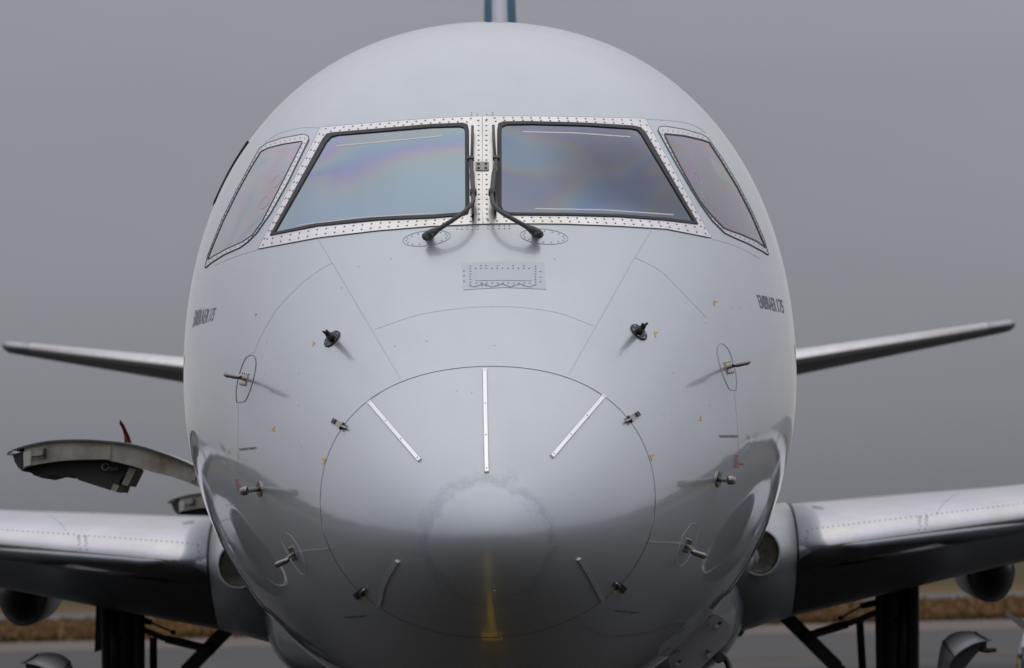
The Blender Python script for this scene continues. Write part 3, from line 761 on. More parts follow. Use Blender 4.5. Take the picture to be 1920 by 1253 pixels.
# ---- air data probes
def flow_dir(loc, n):
    d = Vector((0, 1, 0)); d = d - n * d.dot(n); return d.normalized()
def pitot(px, py, tip, tail, h, outline, wear, om=None):
    om = om or M_SEAMLITE
    base, n = hitn(px, py); t = flow_dir(base, n); b = n.cross(t).normalized()
    o = bpy.data.objects.new('pitot_probe', None); COL.objects.link(o); o.parent = plane
    bm = bmesh.new(); bm_bar(bm, base + n * .001 - b * .030, base + n * .001 + b * .030, .075, .010, t); bmesh.ops.bevel(bm, geom=bm.edges[:], offset=.003, segments=1, affect='EDGES')
    from_bm('base_plate', bm, mat('probe_base', (.55, .50, .42), .4, metal=.9) if wear else M_STEEL, o)
    studs('base_screws', [b * sx * .024 + t * sy * .03 for sx in (-1, 1) for sy in (-1, 0, 1)], .004, .002, .006, M_BLACK, o, 6, surf=lambda q: (base + q, n))
    hd = lift(*tip, h); tl = lift(*tail, h)
    mid = (hd + tl) / 2
    ax = (mid - base)
    # swept strut of streamlined section
    rings = []
    for k in range(6):
        u = k / 5; c = base + ax * u + t * .012 * u * u; ch = .030 * (1 - .35 * u); th_ = .0085 * (1 - .3 * u)
        w_ = ax.normalized().cross(t).normalized()
        rings.append([c + t * ch * math.cos(v) + w_ * th_ * math.sin(v) for v in np.linspace(0, 2 * math.pi, 14, endpoint=False)])
    loft('strut', rings, M_STEEL, o)
    # tube runs along the local flow
    d = -t
    L_ = .105
    f = [(1.0, .0075), (.92, .0095), (.55, .0125), (.2, .013), (-.3, .0125), (-.75, .0135), (-.95, .010), (-1.0, .004)]
    scale = 1.0
    tube('probe_tube', [mid + d * L_ * u * scale for u, r in f], [r for u, r in f], M_STEEL, o, 14)
    tube('probe_inlet', [mid + d * (L_ - .004), mid + d * (L_ + .002)], .006, M_BLACK, o, 10)
    ribbon('panel_outline', outline + [outline[0]], 1.1, .0014, om, o, step=4)
    return o
pitot(458.5, 711, (448, 706.5), (425, 702.5), .11, smooth_line([(444, 755), (443, 735), (448, 705), (459, 675), (471, 666), (479, 672), (479.5, 690), (473, 720), (464, 745), (458, 754)], 5), True, M_SEAM)
pitot(1366, 689, (1377, 684.5), (1402, 679), .11, smooth_line([(1380, 733), (1381, 712), (1376, 685), (1367, 658), (1355, 645), (1347, 648), (1345, 662), (1351, 690), (1360, 715), (1368, 731)], 5), True)
pitot(550, 1038, (542, 1054), (516, 1056.5), .11, smooth_line([(527, 1002), (540, 1001), (553, 1015), (566, 1040), (574, 1070), (566, 1077), (552, 1060), (538, 1035), (528, 1015)], 5), False)
pitot(1288, 1023, (1297, 1041), (1322, 1037.5), .11, smooth_line([(1295, 983), (1308, 982), (1309, 995), (1300, 1030), (1288, 1052), (1275, 1062), (1265, 1055), (1268, 1040), (1280, 1005)], 5), False)

def tat(px, py, head, label):
    base, n = hitn(px, py); t = flow_dir(base, n); b = n.cross(t).normalized()
    o = bpy.data.objects.new('temperature_probe', None); COL.objects.link(o); o.parent = plane
    bm = bmesh.new(); bm_tube(bm, [base - n * .002, base + n * .006], .034, 24); from_bm('base_disc', bm, M_STEEL, o)
    studs('disc_screws', [b * math.cos(a) * .025 + t * math.sin(a) * .025 for a in np.linspace(.5, 2 * math.pi + .5, 5)[:-1]], .004, .002, .006, M_BLACK, o, 6, surf=lambda q: (base + q, n))
    hp = lift(*head, .10); ax = hp - base
    rings = []
    for k in range(5):
        u = k / 4; c = base + ax * u; w_ = ax.normalized().cross(t).normalized()
        rings.append([c + t * .02 * math.cos(v) + w_ * .011 * math.sin(v) for v in np.linspace(0, 2 * math.pi, 14, endpoint=False)])
    loft('strut', rings, M_STEEL, o)
    w_ = ax.normalized().cross(t).normalized(); an = ax.normalized()
    rings = [[hp - t * q + an * (e * ea) * math.cos(v) + an * sh + w_ * e * math.sin(v) for v in np.linspace(0, 2 * math.pi, 16, endpoint=False)] for q, e, ea, sh in ((.062, .016, .9, .004), (.055, .0185, 1, .004), (.0, .019, 1, .004), (-.05, .014, .9, 0))]
    loft('scoop', rings, M_STEEL, o)
    ring = [hp - t * .0635 + an * .013 * math.cos(v) + an * .004 + w_ * .014 * math.sin(v) for v in np.linspace(0, 2 * math.pi, 16, endpoint=False)]
    mesh('scoop_mouth', ring, [tuple(range(16))], M_BLACK, o)
tat(487, 917, (457, 921), '')
tat(1346, 899, (1372, 901), '')

def detector(px, py, tip, holes):
    base, n = hitn(px, py)
    o = bpy.data.objects.new('ice_detector', None); COL.objects.link(o); o.parent = plane
    bm = bmesh.new(); bm_tube(bm, [base - n * .002, base + n * .006], [.045, .043], 28); from_bm('base_disc', bm, M_BLACK, o)
    a, b = frame_of(n)
    studs('disc_screws', [a * math.cos(u) * .034 + b * math.sin(u) * .034 for u in np.linspace(.3, 2 * math.pi + .3, 7)[:-1]], .0042, .002, .006, M_STEEL if not holes else mat('screw_pale', (.7, .68, .62), .4), o, 6, surf=lambda q: (base + q, n))
    end = lift(*tip, .10); ax = end - base; d = ax.normalized()
    tube('post', [base, base + ax * .2, base + ax * .55, base + ax * .72], [.017, .015, .013, .011], M_BLACK, o, 12)
    s_ = RGT - d * RGT.dot(d); s_.normalize()
    tube('prong', [base + ax * .66 + s_ * .005, base + ax * 1.0 + s_ * .007], .005, M_BLACK, o, 8)
    tube('prong', [base + ax * .66 - s_ * .006, base + ax * .9 - s_ * .010], .005, M_BLACK, o, 8)
detector(623, 636, (609, 620), False)
detector(1197.5, 623.5, (1210.5, 606), True)

# ---- stencils
M_FADE = mat('faded_lettering', (.24, .265, .30), .5)
def name_plate(quad, m_, sh):
    L3 = lambda a, b, t: (a[0] + (b[0] - a[0]) * t, a[1] + (b[1] - a[1]) * t)
    for tx, t0, t1 in (('EMBRAER', 0, .70), ('175', .755, 1)):
        lettering('lettering', tx, [L3(quad[0], quad[1], t0), L3(quad[0], quad[1], t1), L3(quad[3], quad[2], t1), L3(quad[3], quad[2], t0)], m_, skin, bold=.012, shear=sh)
name_plate([(361, 614), (399, 602), (406, 577), (366, 582)], M_FADE, .15)
name_plate([(1425.5, 578), (1470.5, 588.5), (1467, 563), (1418.5, 552.5)], M_LETTER, -.1)
lettering('lettering', 'THIS AREA MUST BE SMOOTH', [(448.5, 846), (481.5, 842.5), (481, 838), (448, 841)], M_STENCIL, skin, bold=.02)
lettering('lettering', 'THIS AREA MUST BE SMOOTH', [(1348.5, 821), (1383.5, 821), (1383, 816), (1348, 816)], M_STENCIL, skin, bold=.02)
lettering('lettering', 'THIS AREA MUST BE SMOOTH', [(645, 1160), (688, 1156.5), (687, 1153), (644, 1156)], M_STENCIL, skin, bold=.01)
lettering('lettering', 'THIS AREA MUST BE SMOOTH', [(1152, 1147), (1195, 1150.5), (1196, 1147), (1153, 1143.5)], M_STENCIL, skin, bold=.01)
for i, (tx, w_) in enumerate((('CAUTION', 8), ('HOT', 6), ('DO NOT', 8), ('TOUCH THIS PROBE', 16), ('COVER', 9))):
    y = 899 + i * 4.7
    lettering('lettering', tx, [(441 + i * .7, y + 3.2), (441 + i * .7 + w_, y + 2.6), (441 + i * .7 + w_, y - .4), (441 + i * .7, y + .1)], M_RED, skin, bold=.02)
    y = 853.5 + i * 5.1
    lettering('lettering', tx, [(1376, y + 3.6), (1376 + w_ * 1.1, y + 3.8), (1376 + w_ * 1.1, y + .2), (1376, y)], M_RED, skin, bold=.02)
def tick(x, y, s, flip=1, ang=0):
    c, q = math.cos(ang), math.sin(ang)
    f = lambda u, v: (x + (u * c - v * q) * flip * s, y + (u * q + v * c) * s)
    patch('yellow_mark', [f(-4, -5), f(3.4, -5.5), f(4, -3.4), f(1.6, 6), f(-.4, 6), f(.6, -1.6), f(-3.6, -2.6)], .0012, M_YELLOW, skin, step=5, skirt=0)
for a in ((587, 645, .75, 1, .35), (606, 865, 1.05, 1, .15), (513.5, 805, .8, 1, 3.5), (479, 590, .55, 1, .5), (430, 848, .5, 1, 3), (489, 925, .6, 1, 1.5),
          (1230, 627, .95, -1, 0), (1223, 858, 1.05, -1, 0), (1341, 569, .9, -1, -.2), (1313, 785, .8, -1, 3.1), (1404, 822, .5, -1, 3), (1334, 911, .6, -1, 2.6),
          (684, 1120, .65, 1, .8), (1153, 1111, .65, -1, .8)): tick(*a)
studs('skin_screws', [(x, y) for x, y in ((500, 641), (927, 648), (1371, 577), (1386, 577), (497, 700), (560, 760), (565, 838), (650, 803), (645, 815), (1323, 606), (884, 737), (856, 733), (878, 1100), (893, 1078), (1105, 783), (1262, 1076),
      (672, 500), (640, 540), (733, 485), (1040, 486), (1380, 540), (1262, 700), (1245, 780), (1330, 760), (560, 700), (740, 650), (1055, 300), (800, 640))], .0042, .001, .0, M_RIVETP, skin, 6)
tube('static_antenna', [hit(466, 262, .0), hit(458, 268, .035)], [.012, .006], M_BLACK, plane, 8)
tube('static_antenna', [hit(1172, 97, .0), hit(1175, 92.5, .05)], [.006, .004], M_BLACK, plane, 8)
# door surround that just breaks the outline on either side
for sx in (-1, 1):
    zz = np.linspace(.72, 1.05, 12)
    tube('door_surround', [snap(P(5.4, sx * (math.pi / 2 - (z - .87) / 1.63)), .006)[0] for z in zz], [.004] + [.013] * 10 + [.004], M_STRIP, plane, 10)

# ---- wings
def naca(u): return 5 * (.2969 * math.sqrt(u) - .1260 * u - .3516 * u * u + .2843 * u ** 3 - .1036 * u ** 4)
def section(x, yl, zl, c, up, dn, us, off=0.0, droop=0.0):
    """closed airfoil loop at span x; us = list of (chord fraction, +1 upper / -1 lower)"""
    out = []
    for u, s_ in us:
        h = (up if s_ > 0 else dn * (.56 + .44 * min(1, u / .16) ** .8)) * naca(u) * 2
        out.append(Vector((x, yl + c * u, zl + s_ * h - droop * u * c)))
    if off:
        o2 = []
        for i, p in enumerate(out):
            a, b = out[max(0, i - 1)], out[min(len(out) - 1, i + 1)]
            t = b - a; n = Vector((0, -t.z, t.y)); n.normalize(); 
            o2.append((p, n))
        cy = yl + c * .3
        out = [p + (n if n.dot(p - Vector((x, cy, zl))) > 0 else -n) * off for p, n in o2]
    return out
US = [(v * v, 1) for v in np.linspace(1, 0, 26)] + [(v * v, -1) for v in np.linspace(0, 1, 26)[1:-1]]
SL = [(v * v, 1) for v in np.linspace(.40, 0, 18)] + [(v * v, -1) for v in np.linspace(0, .165, 9)[1:]]
# span, leading edge y, z, chord, upper and lower half thickness
WST = [(1.84, 11.0, 2.285, 4.9, .315, .43), (3.3, 11.75, 2.455, 3.95, .225, .30), (6.0, 13.1, 2.75, 2.9, .16, .17), (12.4, 16.4, 3.36, 1.5, .08, .08)]
RST = [(1.25, 10.55, 2.20, 5.6, .36, .50), (1.6, 10.85, 2.25, 5.15, .33, .46), (1.832, 10.995, 2.284, 4.91, .316, .432)]
M_SLATRIV = mat('slat_rivet', (.30, .30, .31), .5, metal=.6)
for sx, word in ((-1, 'left'), (1, 'right')):
    mir = lambda pts: [Vector((p.x * sx, p.y, p.z)) for p in pts]
    wing = loft('wing', [mir(section(*st[:6], US)) for st in WST], M_WING, plane)
    tag(wing, 'wing to the %s of the fuselage with a polished leading edge' % word)
    # root fairing and lamp
    loft('root_fairing', [mir(section(*st[:6], US)) for st in RST], M_FAIR, wing)
    lp = at_y(1424 if sx > 0 else 447, 1036 if sx > 0 else 1060, 10.86)
    lx = lp.x; lz = lp.z
    zl = 2.25; R = .138
    rr = [[Vector((lx + R * k * math.cos(a) * .88, 10.86 + dy, lz + R * k * math.sin(a))) for a in np.linspace(0, 2 * math.pi, 28, endpoint=False)] for k, dy in ((1.12, .10), (1.10, -.02), (1.0, -.035), (.98, -.02))]
    loft('lamp_rim', rr, M_FAIR, wing, caps=False)
    bowl = lambda prof: [[Vector((lx + R * k * math.cos(a) * .88, 10.86 + dy, lz + R * k * math.sin(a))) for a in np.linspace(0, 2 * math.pi, 32, endpoint=False)] for k, dy in prof]
    loft('lamp_bowl', bowl(((.985, -.02), (.9, .03), (.7, .075), (.45, .10), (.12, .11))), M_BOWL, wing, caps=True)
    tube('lamp_bulb', [Vector((lx, 10.965, lz - .01)), Vector((lx, 10.93, lz - .012)), Vector((lx, 10.915, lz - .012))], [.03, .03, .012], M_LAMP, wing, 14)
    loft('landing_light', bowl(((.985, -.016), (.85, -.034), (.6, -.047), (.3, -.054), (.02, -.056))), M_LENS, wing, caps=True)
    # slat: polished sheet proud of the leading edge, split into panels
    cuts = [1.845, 5.2, 8.8, 12.2]
    def wst_at(x):
        xs = [w[0] for w in WST]; return [float(np.interp(x, xs, [w[i] for w in WST])) for i in range(6)]
    for a, b in zip(cuts, cuts[1:]):
        rings = []
        for x in np.linspace(a, b - .02, 9):
            outer = section(*wst_at(x), SL, .014); inner = section(*wst_at(x), SL, .002)
            rings.append(mir(outer + inner[::-1]))
        sl = loft('slat', rings, M_SLAT, wing)
        for p in sl.data.polygons: p.use_smooth = len(p.vertices) == 4
        if a < 2:
            V = []; bm = bmesh.new()
            def put(x, u):
                q = section(*wst_at(x), [(u * .97, 1), (u, 1), (u * 1.03, 1)], .0142)
                d = (q[2] - q[0]).normalized(); n = Vector((0, -d.z, d.y)); n = n if n.z > 0 else -n
                p = Vector((q[1].x * sx, q[1].y, q[1].z)); 
                a_, b_ = Vector((1, 0, 0)), d
                r = [bm.verts.new(p + n * .001 + (a_ * math.cos(k * math.pi / 3) + b_ * math.sin(k * math.pi / 3)) * .006) for k in range(6)]; bm.faces.new(r)
            for x in np.arange(1.9, 4.6, .034): put(x, .017)
            for x0 in (1.875, 2.62, 3.45, 4.3):
                for i, u in enumerate(np.linspace(.0005, .016, 9)):
                    put(x0 + .012 * (i % 2) + (u * .8), u)
                    if x0 > 2: put(x0 + .045 + .012 * (i % 2) + (u * .8), u)
                if x0 > 2:
                    for i, u in enumerate(np.linspace(.02, .12, 12)): put(x0 + .1 + u * 1.8, u)
            from_bm('slat_rivets', bm, M_SLATRIV, sl)['kind'] = 'stuff'
    # flap track fairing seen under the trailing part
    px = (1857, 1070, 1130, 47) if sx > 0 else (43, 1112, 1175, 49)
    yF = 14.6
    c = at_y(px[0], px[1] - 4, yF); e = at_y(px[0] + px[3], px[1], yF); lo = at_y(px[0], px[2], yF)
    rx, rz = abs(e.x - c.x), c.z - lo.z
    rr = []
    for k, dy in ((1.0, 0), (1.0, .5), (.95, 1.2), (.7, 2.0), (.3, 2.6), (.03, 2.9)):
        rr.append([Vector((c.x + rx * k * math.cos(a), yF + dy, c.z + rz * k * (math.sin(a) if math.sin(a) < 0 else math.sin(a) * .6) + dy * .02)) for a in np.linspace(0, 2 * math.pi, 30, endpoint=False)])
    ell = lambda k, dy: [Vector((c.x + rx * k * math.cos(a), yF + dy, c.z + rz * k * (math.sin(a) if math.sin(a) < 0 else math.sin(a) * .6))) for a in np.linspace(0, 2 * math.pi, 30, endpoint=False)]
    loft('flap_fairing', [ell(.86, -.03), ell(.93, -.03), ell(1.0, .0)] + rr[1:], M_FAIR, wing, caps=False)
    loft('fairing_nose', [ell(.87, -.02), ell(.84, -.06), ell(.7, -.14), ell(.45, -.21), ell(.2, -.245), ell(.01, -.25)], M_PODDK, wing, caps=True)

# ---- engines
def revolve(name, c, prof, material, parent, seg=56, squash=1.0):
    rings = [[Vector((c[0] + r * math.cos(a), y, c[1] + r * math.sin(a) * squash)) for a in np.linspace(0, 2 * math.pi, seg, endpoint=False)] for y, r in prof]
    return loft(name, rings, material, parent, caps=False)
for sx, word in ((-1, 'left'), (1, 'right')):
    c = (3.90 * sx, 1.43)
    nac = revolve('engine', c, [(8.42, .715), (8.6, .755), (9.0, .80), (9.6, .82), (10.4, .80), (11.2, .72), (11.9, .62), (12.3, .55)], M_PAINT, plane)
    tag(nac, 'engine nacelle under the %s wing' % word)
    revolve('inlet_lip', c, [(8.425, .713), (8.36, .69), (8.33, .66), (8.36, .625), (8.5, .60), (8.8, .595)], M_SLAT, nac)
    revolve('fan_disc', c, [(8.9, .60), (8.95, .3), (8.95, .16)], M_BLACK, nac)
    revolve('spinner', c, [(8.95, .17), (8.8, .13), (8.65, .06), (8.6, .005)], M_GEAR, nac)
    revolve('core_nozzle', c, [(12.28, .53), (12.2, .40), (12.9, .36), (13.5, .27)], M_STEEL, nac)
    pyl = loft('pylon', [[Vector((c[0] + hx * sx_, yy, zz)) for yy, hx, sx_ in ((y0, .02, -1), (y0 + .5, .16, -1), (y0 + 3, .16, -1), (y0 + 4, .02, 1), (y0 + 3, .16, 1), (y0 + .5, .16, 1))] for zz, y0 in ((1.9, 9.6), (2.3, 10.6), (2.62, 12.3))], M_WING, nac)
    a, b = at_y(1887, 1151.5, 9.7), at_y(1922, 1167, 9.7)
    if sx < 0: a.x, b.x = -a.x, -b.x
    tip, root = a, Vector((c[0] - sx * .74, 9.7, b.z - .05))
    V = [tip, tip + Vector((0, .12, 0)), root + Vector((0, .75, 0)), root + Vector((0, -.35, 0))]
    V += [v + Vector((0, 0, .012)) for v in V]
    mesh('nacelle_strake', V, [(0, 1, 2, 3), (7, 6, 5, 4), (0, 4, 5, 1), (1, 5, 6, 2), (2, 6, 7, 3), (3, 7, 4, 0)], M_PAINT, nac)

# ---- curved cowl pieces low between gear and engine
COWL_O = [(1755, 1290), (1757, 1253), (1761.6, 1223.6), (1767.5, 1203), (1782, 1189.6), (1802, 1183.6), (1821, 1183.8), (1838, 1191), (1858, 1197)]
COWL_I = [(1772, 1290), (1780, 1253), (1784, 1242), (1789, 1232), (1802, 1220), (1824.5, 1207.4), (1838, 1203.5), (1850, 1201), (1859, 1198.5)]
def cowl(sx):
    def q(p, y):
        w = at_y(p[0], p[1], y); w.x *= sx; return w
    yb, yf = 12.6, 11.9
    O = [q(p, yb) for p in smooth_line(COWL_O, 5)]; I = [q(p, yf) for p in smooth_line(COWL_I, 5)]
    n = len(O); V = O + I + [p + Vector((0, .02, -.008)) for p in I] + [p + Vector((0, .02, -.02)) for p in O]
    F = [(r * n + k, r * n + k + 1, (r + 1) * n + k + 1, (r + 1) * n + k) for r in range(3) for k in range(n - 1)]
    o = mesh('cowl_shell', V, F, M_COWL, plane, True)
    inner = [q(p, yf + .06) for p in ((1774, 1288), (1782, 1253), (1791, 1233), (1803, 1221.5), (1825, 1209), (1850, 1202.5), (1850, 1213), (1833, 1223.6), (1809, 1253), (1795, 1288))]
    V = inner + [p + Vector((0, .4, 0)) for p in inner]; m_ = len(inner)
    mesh('cowl_inside', V, [tuple(range(m_)), tuple(range(2 * m_ - 1, m_ - 1, -1))] + [(k, (k + 1) % m_, m_ + (k + 1) % m_, m_ + k) for k in range(m_)], M_BLACK, o)
    tube('cowl_stay', [q((1838, 1217), yf + .05), q((1852, 1220), yf + .05), q((1868, 1219), yf + .05)], [.02, .016, .012], M_BLACK, o, 8)
    l1 = [q(p, yf + .35) + Vector((0, -.02, .012)) for p in ((1767.5, 1204), (1780, 1210), (1790, 1228))]
    tube('cowl_joint', [O[15] + Vector((0, -.02, .004)), (O[15] + I[15]) / 2 + Vector((0, 0, .006)), I[15]], .006, M_SEAM, o, 6)
    tube('cowl_joint', [O[32] + Vector((0, -.02, .004)), (O[32] + I[34]) / 2 + Vector((0, 0, .006)), I[36]], .006, M_SEAM, o, 6)
cowl(1); cowl(-1)

# ---- belly fairing between the wings
def sup(a, n): return math.copysign(abs(a) ** (2 / n), a)
rings = []
for y, hw, zc_, hu, hd in ((9.3, .4, 1.75, .15, .10), (9.8, 1.0, 1.8, .4, .30), (10.4, 1.38, 1.9, .6, .48), (11.2, 1.50, 2.0, .75, .62), (13, 1.53, 2.05, .8, .70), (16, 1.53, 2.05, .8, .70), (18, 1.2, 2.0, .6, .45), (19.5, .5, 1.9, .3, .2)):
    rings.append([Vector((hw * sup(math.cos(a), 3.2), y, zc_ + (hu if math.sin(a) > 0 else hd) * sup(math.sin(a), 2.6))) for a in np.linspace(0, 2 * math.pi, 72, endpoint=False)])
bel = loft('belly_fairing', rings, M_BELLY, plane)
for px_ in ((1383, 1177), (515, 1181)):
    c = at_y(px_[0], px_[1], 12.4); rr = [[c + Vector((.05 * k * math.cos(a), dy, .062 * k * math.sin(a))) for a in np.linspace(0, 2 * math.pi, 20, endpoint=False)] for k, dy in ((.7, -.02), (1, .02), (1, .4), (.3, .8))]
    loft('air_inlet', rr, M_BLACK, bel)

# ---- tail
for sx, word, rt, tp in ((-1, 'left', (347, 689), (4, 648)), (1, 'right', (1493, 674), (1904, 607))):
    a, b = at_y(*rt, 27.0), at_y(*tp, 29.3)
    d = (b - a); d = d / abs(d.x)
    inn = a - d * .9
    def stb(p, c, up, dn, us, off=0): return section(p.x, p.y, p.z, c, up, dn, us, off)
    stt = [(inn, 2.9, .125, .14), (a, 2.6, .112, .128), (b - d * .30, 1.35, .062, .068), (b - d * .10, 1.22, .056, .060), (b - d * .03, 1.12, .052, .055), (b, .95, .036, .036)]
    tail = loft('tailplane', [stb(*q, US) for q in stt], M_WING, plane)
    tag(tail, 'tailplane to the %s of the fuselage with a bright leading edge' % word)
    rings = [stb(*q, SL, .006) + stb(*q, SL, .001)[::-1] for q in stt[:3]]
    loft('leading_edge', rings, M_ALU, tail)
    loft('tip_cap', [stb(*q, SL, .006) + stb(*q, SL, .001)[::-1] for q in stt[2:5]], M_FAIR, tail)
fx = at_y(936.5, 20, 25.6).x
def finsec(z, yl, c, hw, us, off=0):
    out = []
    for u, s_ in us:
        out.append(Vector((fx * min(1, (z - 4.5) / 2.7) + s_ * (hw * naca(u) * 2 + off), yl + c * u - (off if u < .002 else 0), z)))
    return out
FS = [(4.6, 22.6, 5.2, .20), (7.2, 25.6, 3.6, .155), (9.73, 28.6, 2.1, .10)]
fin = loft('fin', [finsec(z, y, c, h, US) for z, y, c, h in FS], M_FIN, plane)
tag(fin, 'blue painted fin with a pale leading edge')
FL = [(v * v, 1) for v in np.linspace(.155, 0, 10)] + [(v * v, -1) for v in np.linspace(0, .155, 10)[1:]]
loft('leading_edge', [finsec(z, y - .012, c, h, FL, .006) + finsec(z, y + .004, c, h, FL, 0)[::-1] for z, y, c, h in FS], M_FINLE, fin)

# ---- main landing gear
GEAR = {
 -1: dict(strut=[(229, 1105), (229, 1300)], sw=33, door=[(180, 1131), (198, 1122), (204, 1138), (201, 1253), (193, 1300), (192, 1208), (177, 1223)], post=[(287.5, 1196), (288, 1300)], brace=[(438, 1168), (346, 1262)],
          link=[(256, 1175), (310, 1198), (392, 1217)], act=[(255, 1158), (284, 1168), (325, 1186)], bay=[[(441, 1170), (335, 1128), (297, 1142)], [(262, 1143), (418, 1167)]], aux=[(212, 1130), (218, 1300)]),
 1: dict(strut=[(1677, 1078), (1676, 1300)], sw=33, door=[(1718, 1096), (1698, 1087), (1694, 1105), (1700, 1253), (1708, 1300), (1709, 1174), (1724, 1188)], post=[(1612, 1165), (1620, 1300)], brace=[(1464, 1147), (1572, 1254)],
         link=[(1648, 1146), (1590, 1170), (1512, 1193)], act=[(1644, 1130), (1614, 1137), (1576, 1159)], bay=[[(1460, 1147), (1565, 1104), (1604, 1116)], [(1640, 1109), (1490, 1140)]], aux=[(1694, 1110), (1690, 1300)])}
YG = 13.9; PX = (YG + 20) / FPX
for sx, word in ((-1, 'left'), (1, 'right')):
    g = GEAR[sx]; W = lambda p, dy=0: at_y(p[0], p[1], YG + dy)
    ge = bpy.data.objects.new('main_landing_gear', None); COL.objects.link(ge); ge.parent = plane
    tag(ge, 'black main landing gear leg under the %s wing' % word)
    top, bot = W(g['strut'][0]), W(g['strut'][1]); axle = Vector((bot.x, YG, .50))
    tube('leg', [top + Vector((0, 0, .1)), top, W((g['strut'][0][0], 1190)), Vector((bot.x, YG, .95)), Vector((bot.x, YG, .9)), axle], [.115, .118, .112, .11, .08, .08], M_GEAR, ge, 18)
    bm = bmesh.new()
    for dx, r in ((-.085, .03), (.09, .045)): bm_tube(bm, [top + Vector((dx * 1.3, -.09, -.02)), Vector((bot.x + dx * 1.2, YG - .09, .8))], r, 10)
    from_bm('pipes', bm, M_GEAR, ge)['kind'] = 'stuff'
    tube('leg_rib', [W(g['aux'][0], -.12), W(g['aux'][1], -.12)], .035, M_GEAR, ge, 8)
    D = [W(p, -.05) for p in g['door']]; V = D + [p + Vector((0, .5, 0)) for p in D]; k = len(D)
    mesh('leg_door', V, [tuple(range(k)), tuple(range(2 * k - 1, k - 1, -1))] + [(i, (i + 1) % k, k + (i + 1) % k, k + i) for i in range(k)], M_GEAR, ge)
    tube('door_link', [W(g['door'][2], -.1), W((g['strut'][0][0], g['door'][2][1] + 14), -.1)], .028, M_GEAR, ge, 8)
    tube('door_link', [W((g['door'][2][0], g['door'][2][1] + 38), -.1), W((g['strut'][0][0], g['door'][2][1] + 62), -.1)], .02, M_GEAR, ge, 8)
    tube('jack_post', [W(g['post'][0]), W((g['post'][0][0], g['post'][0][1] + 3)), W(g['post'][1])], [.03, .026, .027], M_GEAR, ge, 12)
    a, b = W(g['brace'][0]), W(g['brace'][1]); a2 = a + (a - b).normalized() * .15
    bm = bmesh.new(); bm_bar(bm, a2, b, 26 * PX * 1.0, .10, (1, 0, .6 * sx)); bmesh.ops.bevel(bm, geom=bm.edges[:], offset=.012, segments=2, affect='EDGES'); from_bm('side_brace', bm, M_GEAR, ge)
    b2 = b + (b - a).normalized() * .7; bm = bmesh.new(); bm_bar(bm, b, b2, 22 * PX, .09, (1, 0, .6 * sx)); from_bm('side_brace', bm, M_GEAR, ge)
    tube('brace_joint', [W(g['link'][2], -.07), W(g['link'][2], .07)], 13 * PX, M_GEAR, ge, 14)
    bm = bmesh.new()
    for p, q, wd in zip(g['link'], g['link'][1:], (11, 15)): bm_bar(bm, W(p, -.02), W(q, -.02), wd * PX, .06, (0, 0, 1))
    bmesh.ops.bevel(bm, geom=bm.edges[:], offset=.006, segments=1, affect='EDGES'); from_bm('lock_link', bm, M_GEAR, ge)
    tube('actuator', [W(g['act'][0], -.03), W(g['act'][1], -.03)], [6.5 * PX, 6 * PX], M_GEAR, ge, 10)
    tube('actuator_rod', [W(g['act'][1], -.03), W(g['act'][2], -.03)], 1.9 * PX, M_GEAR, ge, 8)
    tube('actuator_lug', [W(g['act'][2], -.08), W(g['act'][2], .05)], 5 * PX, M_GEAR, ge, 10)
    lk = [W(g['link'][1], -.06), W((g['link'][1][0] - sx * 25, g['link'][1][1] + 3), -.06), W((g['link'][1][0] - sx * 62, g['link'][1][1] + 13), -.06)]
    tube('lock_spring', lk, [3.2 * PX, 4.2 * PX, 3.2 * PX], M_GEAR, ge, 8)
    for bb in g['bay']: tube('bay_edge', [W(p, -.02) for p in bb], 4 * PX, M_GEAR, ge, 8)
    hy = [W((g['strut'][0][0] - sx * 34, g['strut'][0][1] + 30)), W((g['strut'][0][0] - sx * 35, g['strut'][0][1] + 80), .03), W((g['strut'][0][0] - sx * 33, 1290))]
    tube('hydraulic_line', hy, 1.3 * PX, M_GEAR, ge, 6)
    for wx in (-.27, .27):
        wh = revolve('wheel', (0, 0), [(-.13, .30), (-.15, .40), (-.12, .47), (-.06, .50), (.06, .50), (.12, .47), (.15, .40), (.13, .30)], M_TYRE, ge, 40)
        wh.rotation_euler = (0, 0, math.pi / 2); wh.location = axle + Vector((wx, 0, 0)); hub = revolve('rim', (0, 0), [(-.10, .02), (-.12, .12), (-.10, .29), (.10, .29), (.12, .12), (.10, .02)], M_STEEL, wh, 28)
    tube('axle', [axle - Vector((.3, 0, 0)), axle + Vector((.3, 0, 0))], .06, M_GEAR, ge, 12)

# ---- nose gear
ng = bpy.data.objects.new('nose_landing_gear', None); COL.objects.link(ng); ng.parent = plane
ax_ = Vector((0, 2.85, .31))
tube('leg', [Vector((0, 3.0, 1.75)), Vector((0, 2.92, 1.0)), Vector((0, 2.9, .95)), ax_], [.085, .08, .05, .05], M_GEAR, ng, 16)
for wx in (-.17, .17):
    wh = revolve('wheel', (0, 0), [(-.08, .18), (-.09, .24), (-.07, .29), (-.03, .31), (.03, .31), (.07, .29), (.09, .24), (.08, .18)], M_TYRE, ng, 36)
    wh.rotation_euler = (0, 0, math.pi / 2); wh.location = ax_ + Vector((wx, 0, 0)); revolve('rim', (0, 0), [(-.06, .02), (-.06, .17), (.06, .17), (.06, .02)], M_STEEL, wh, 24)

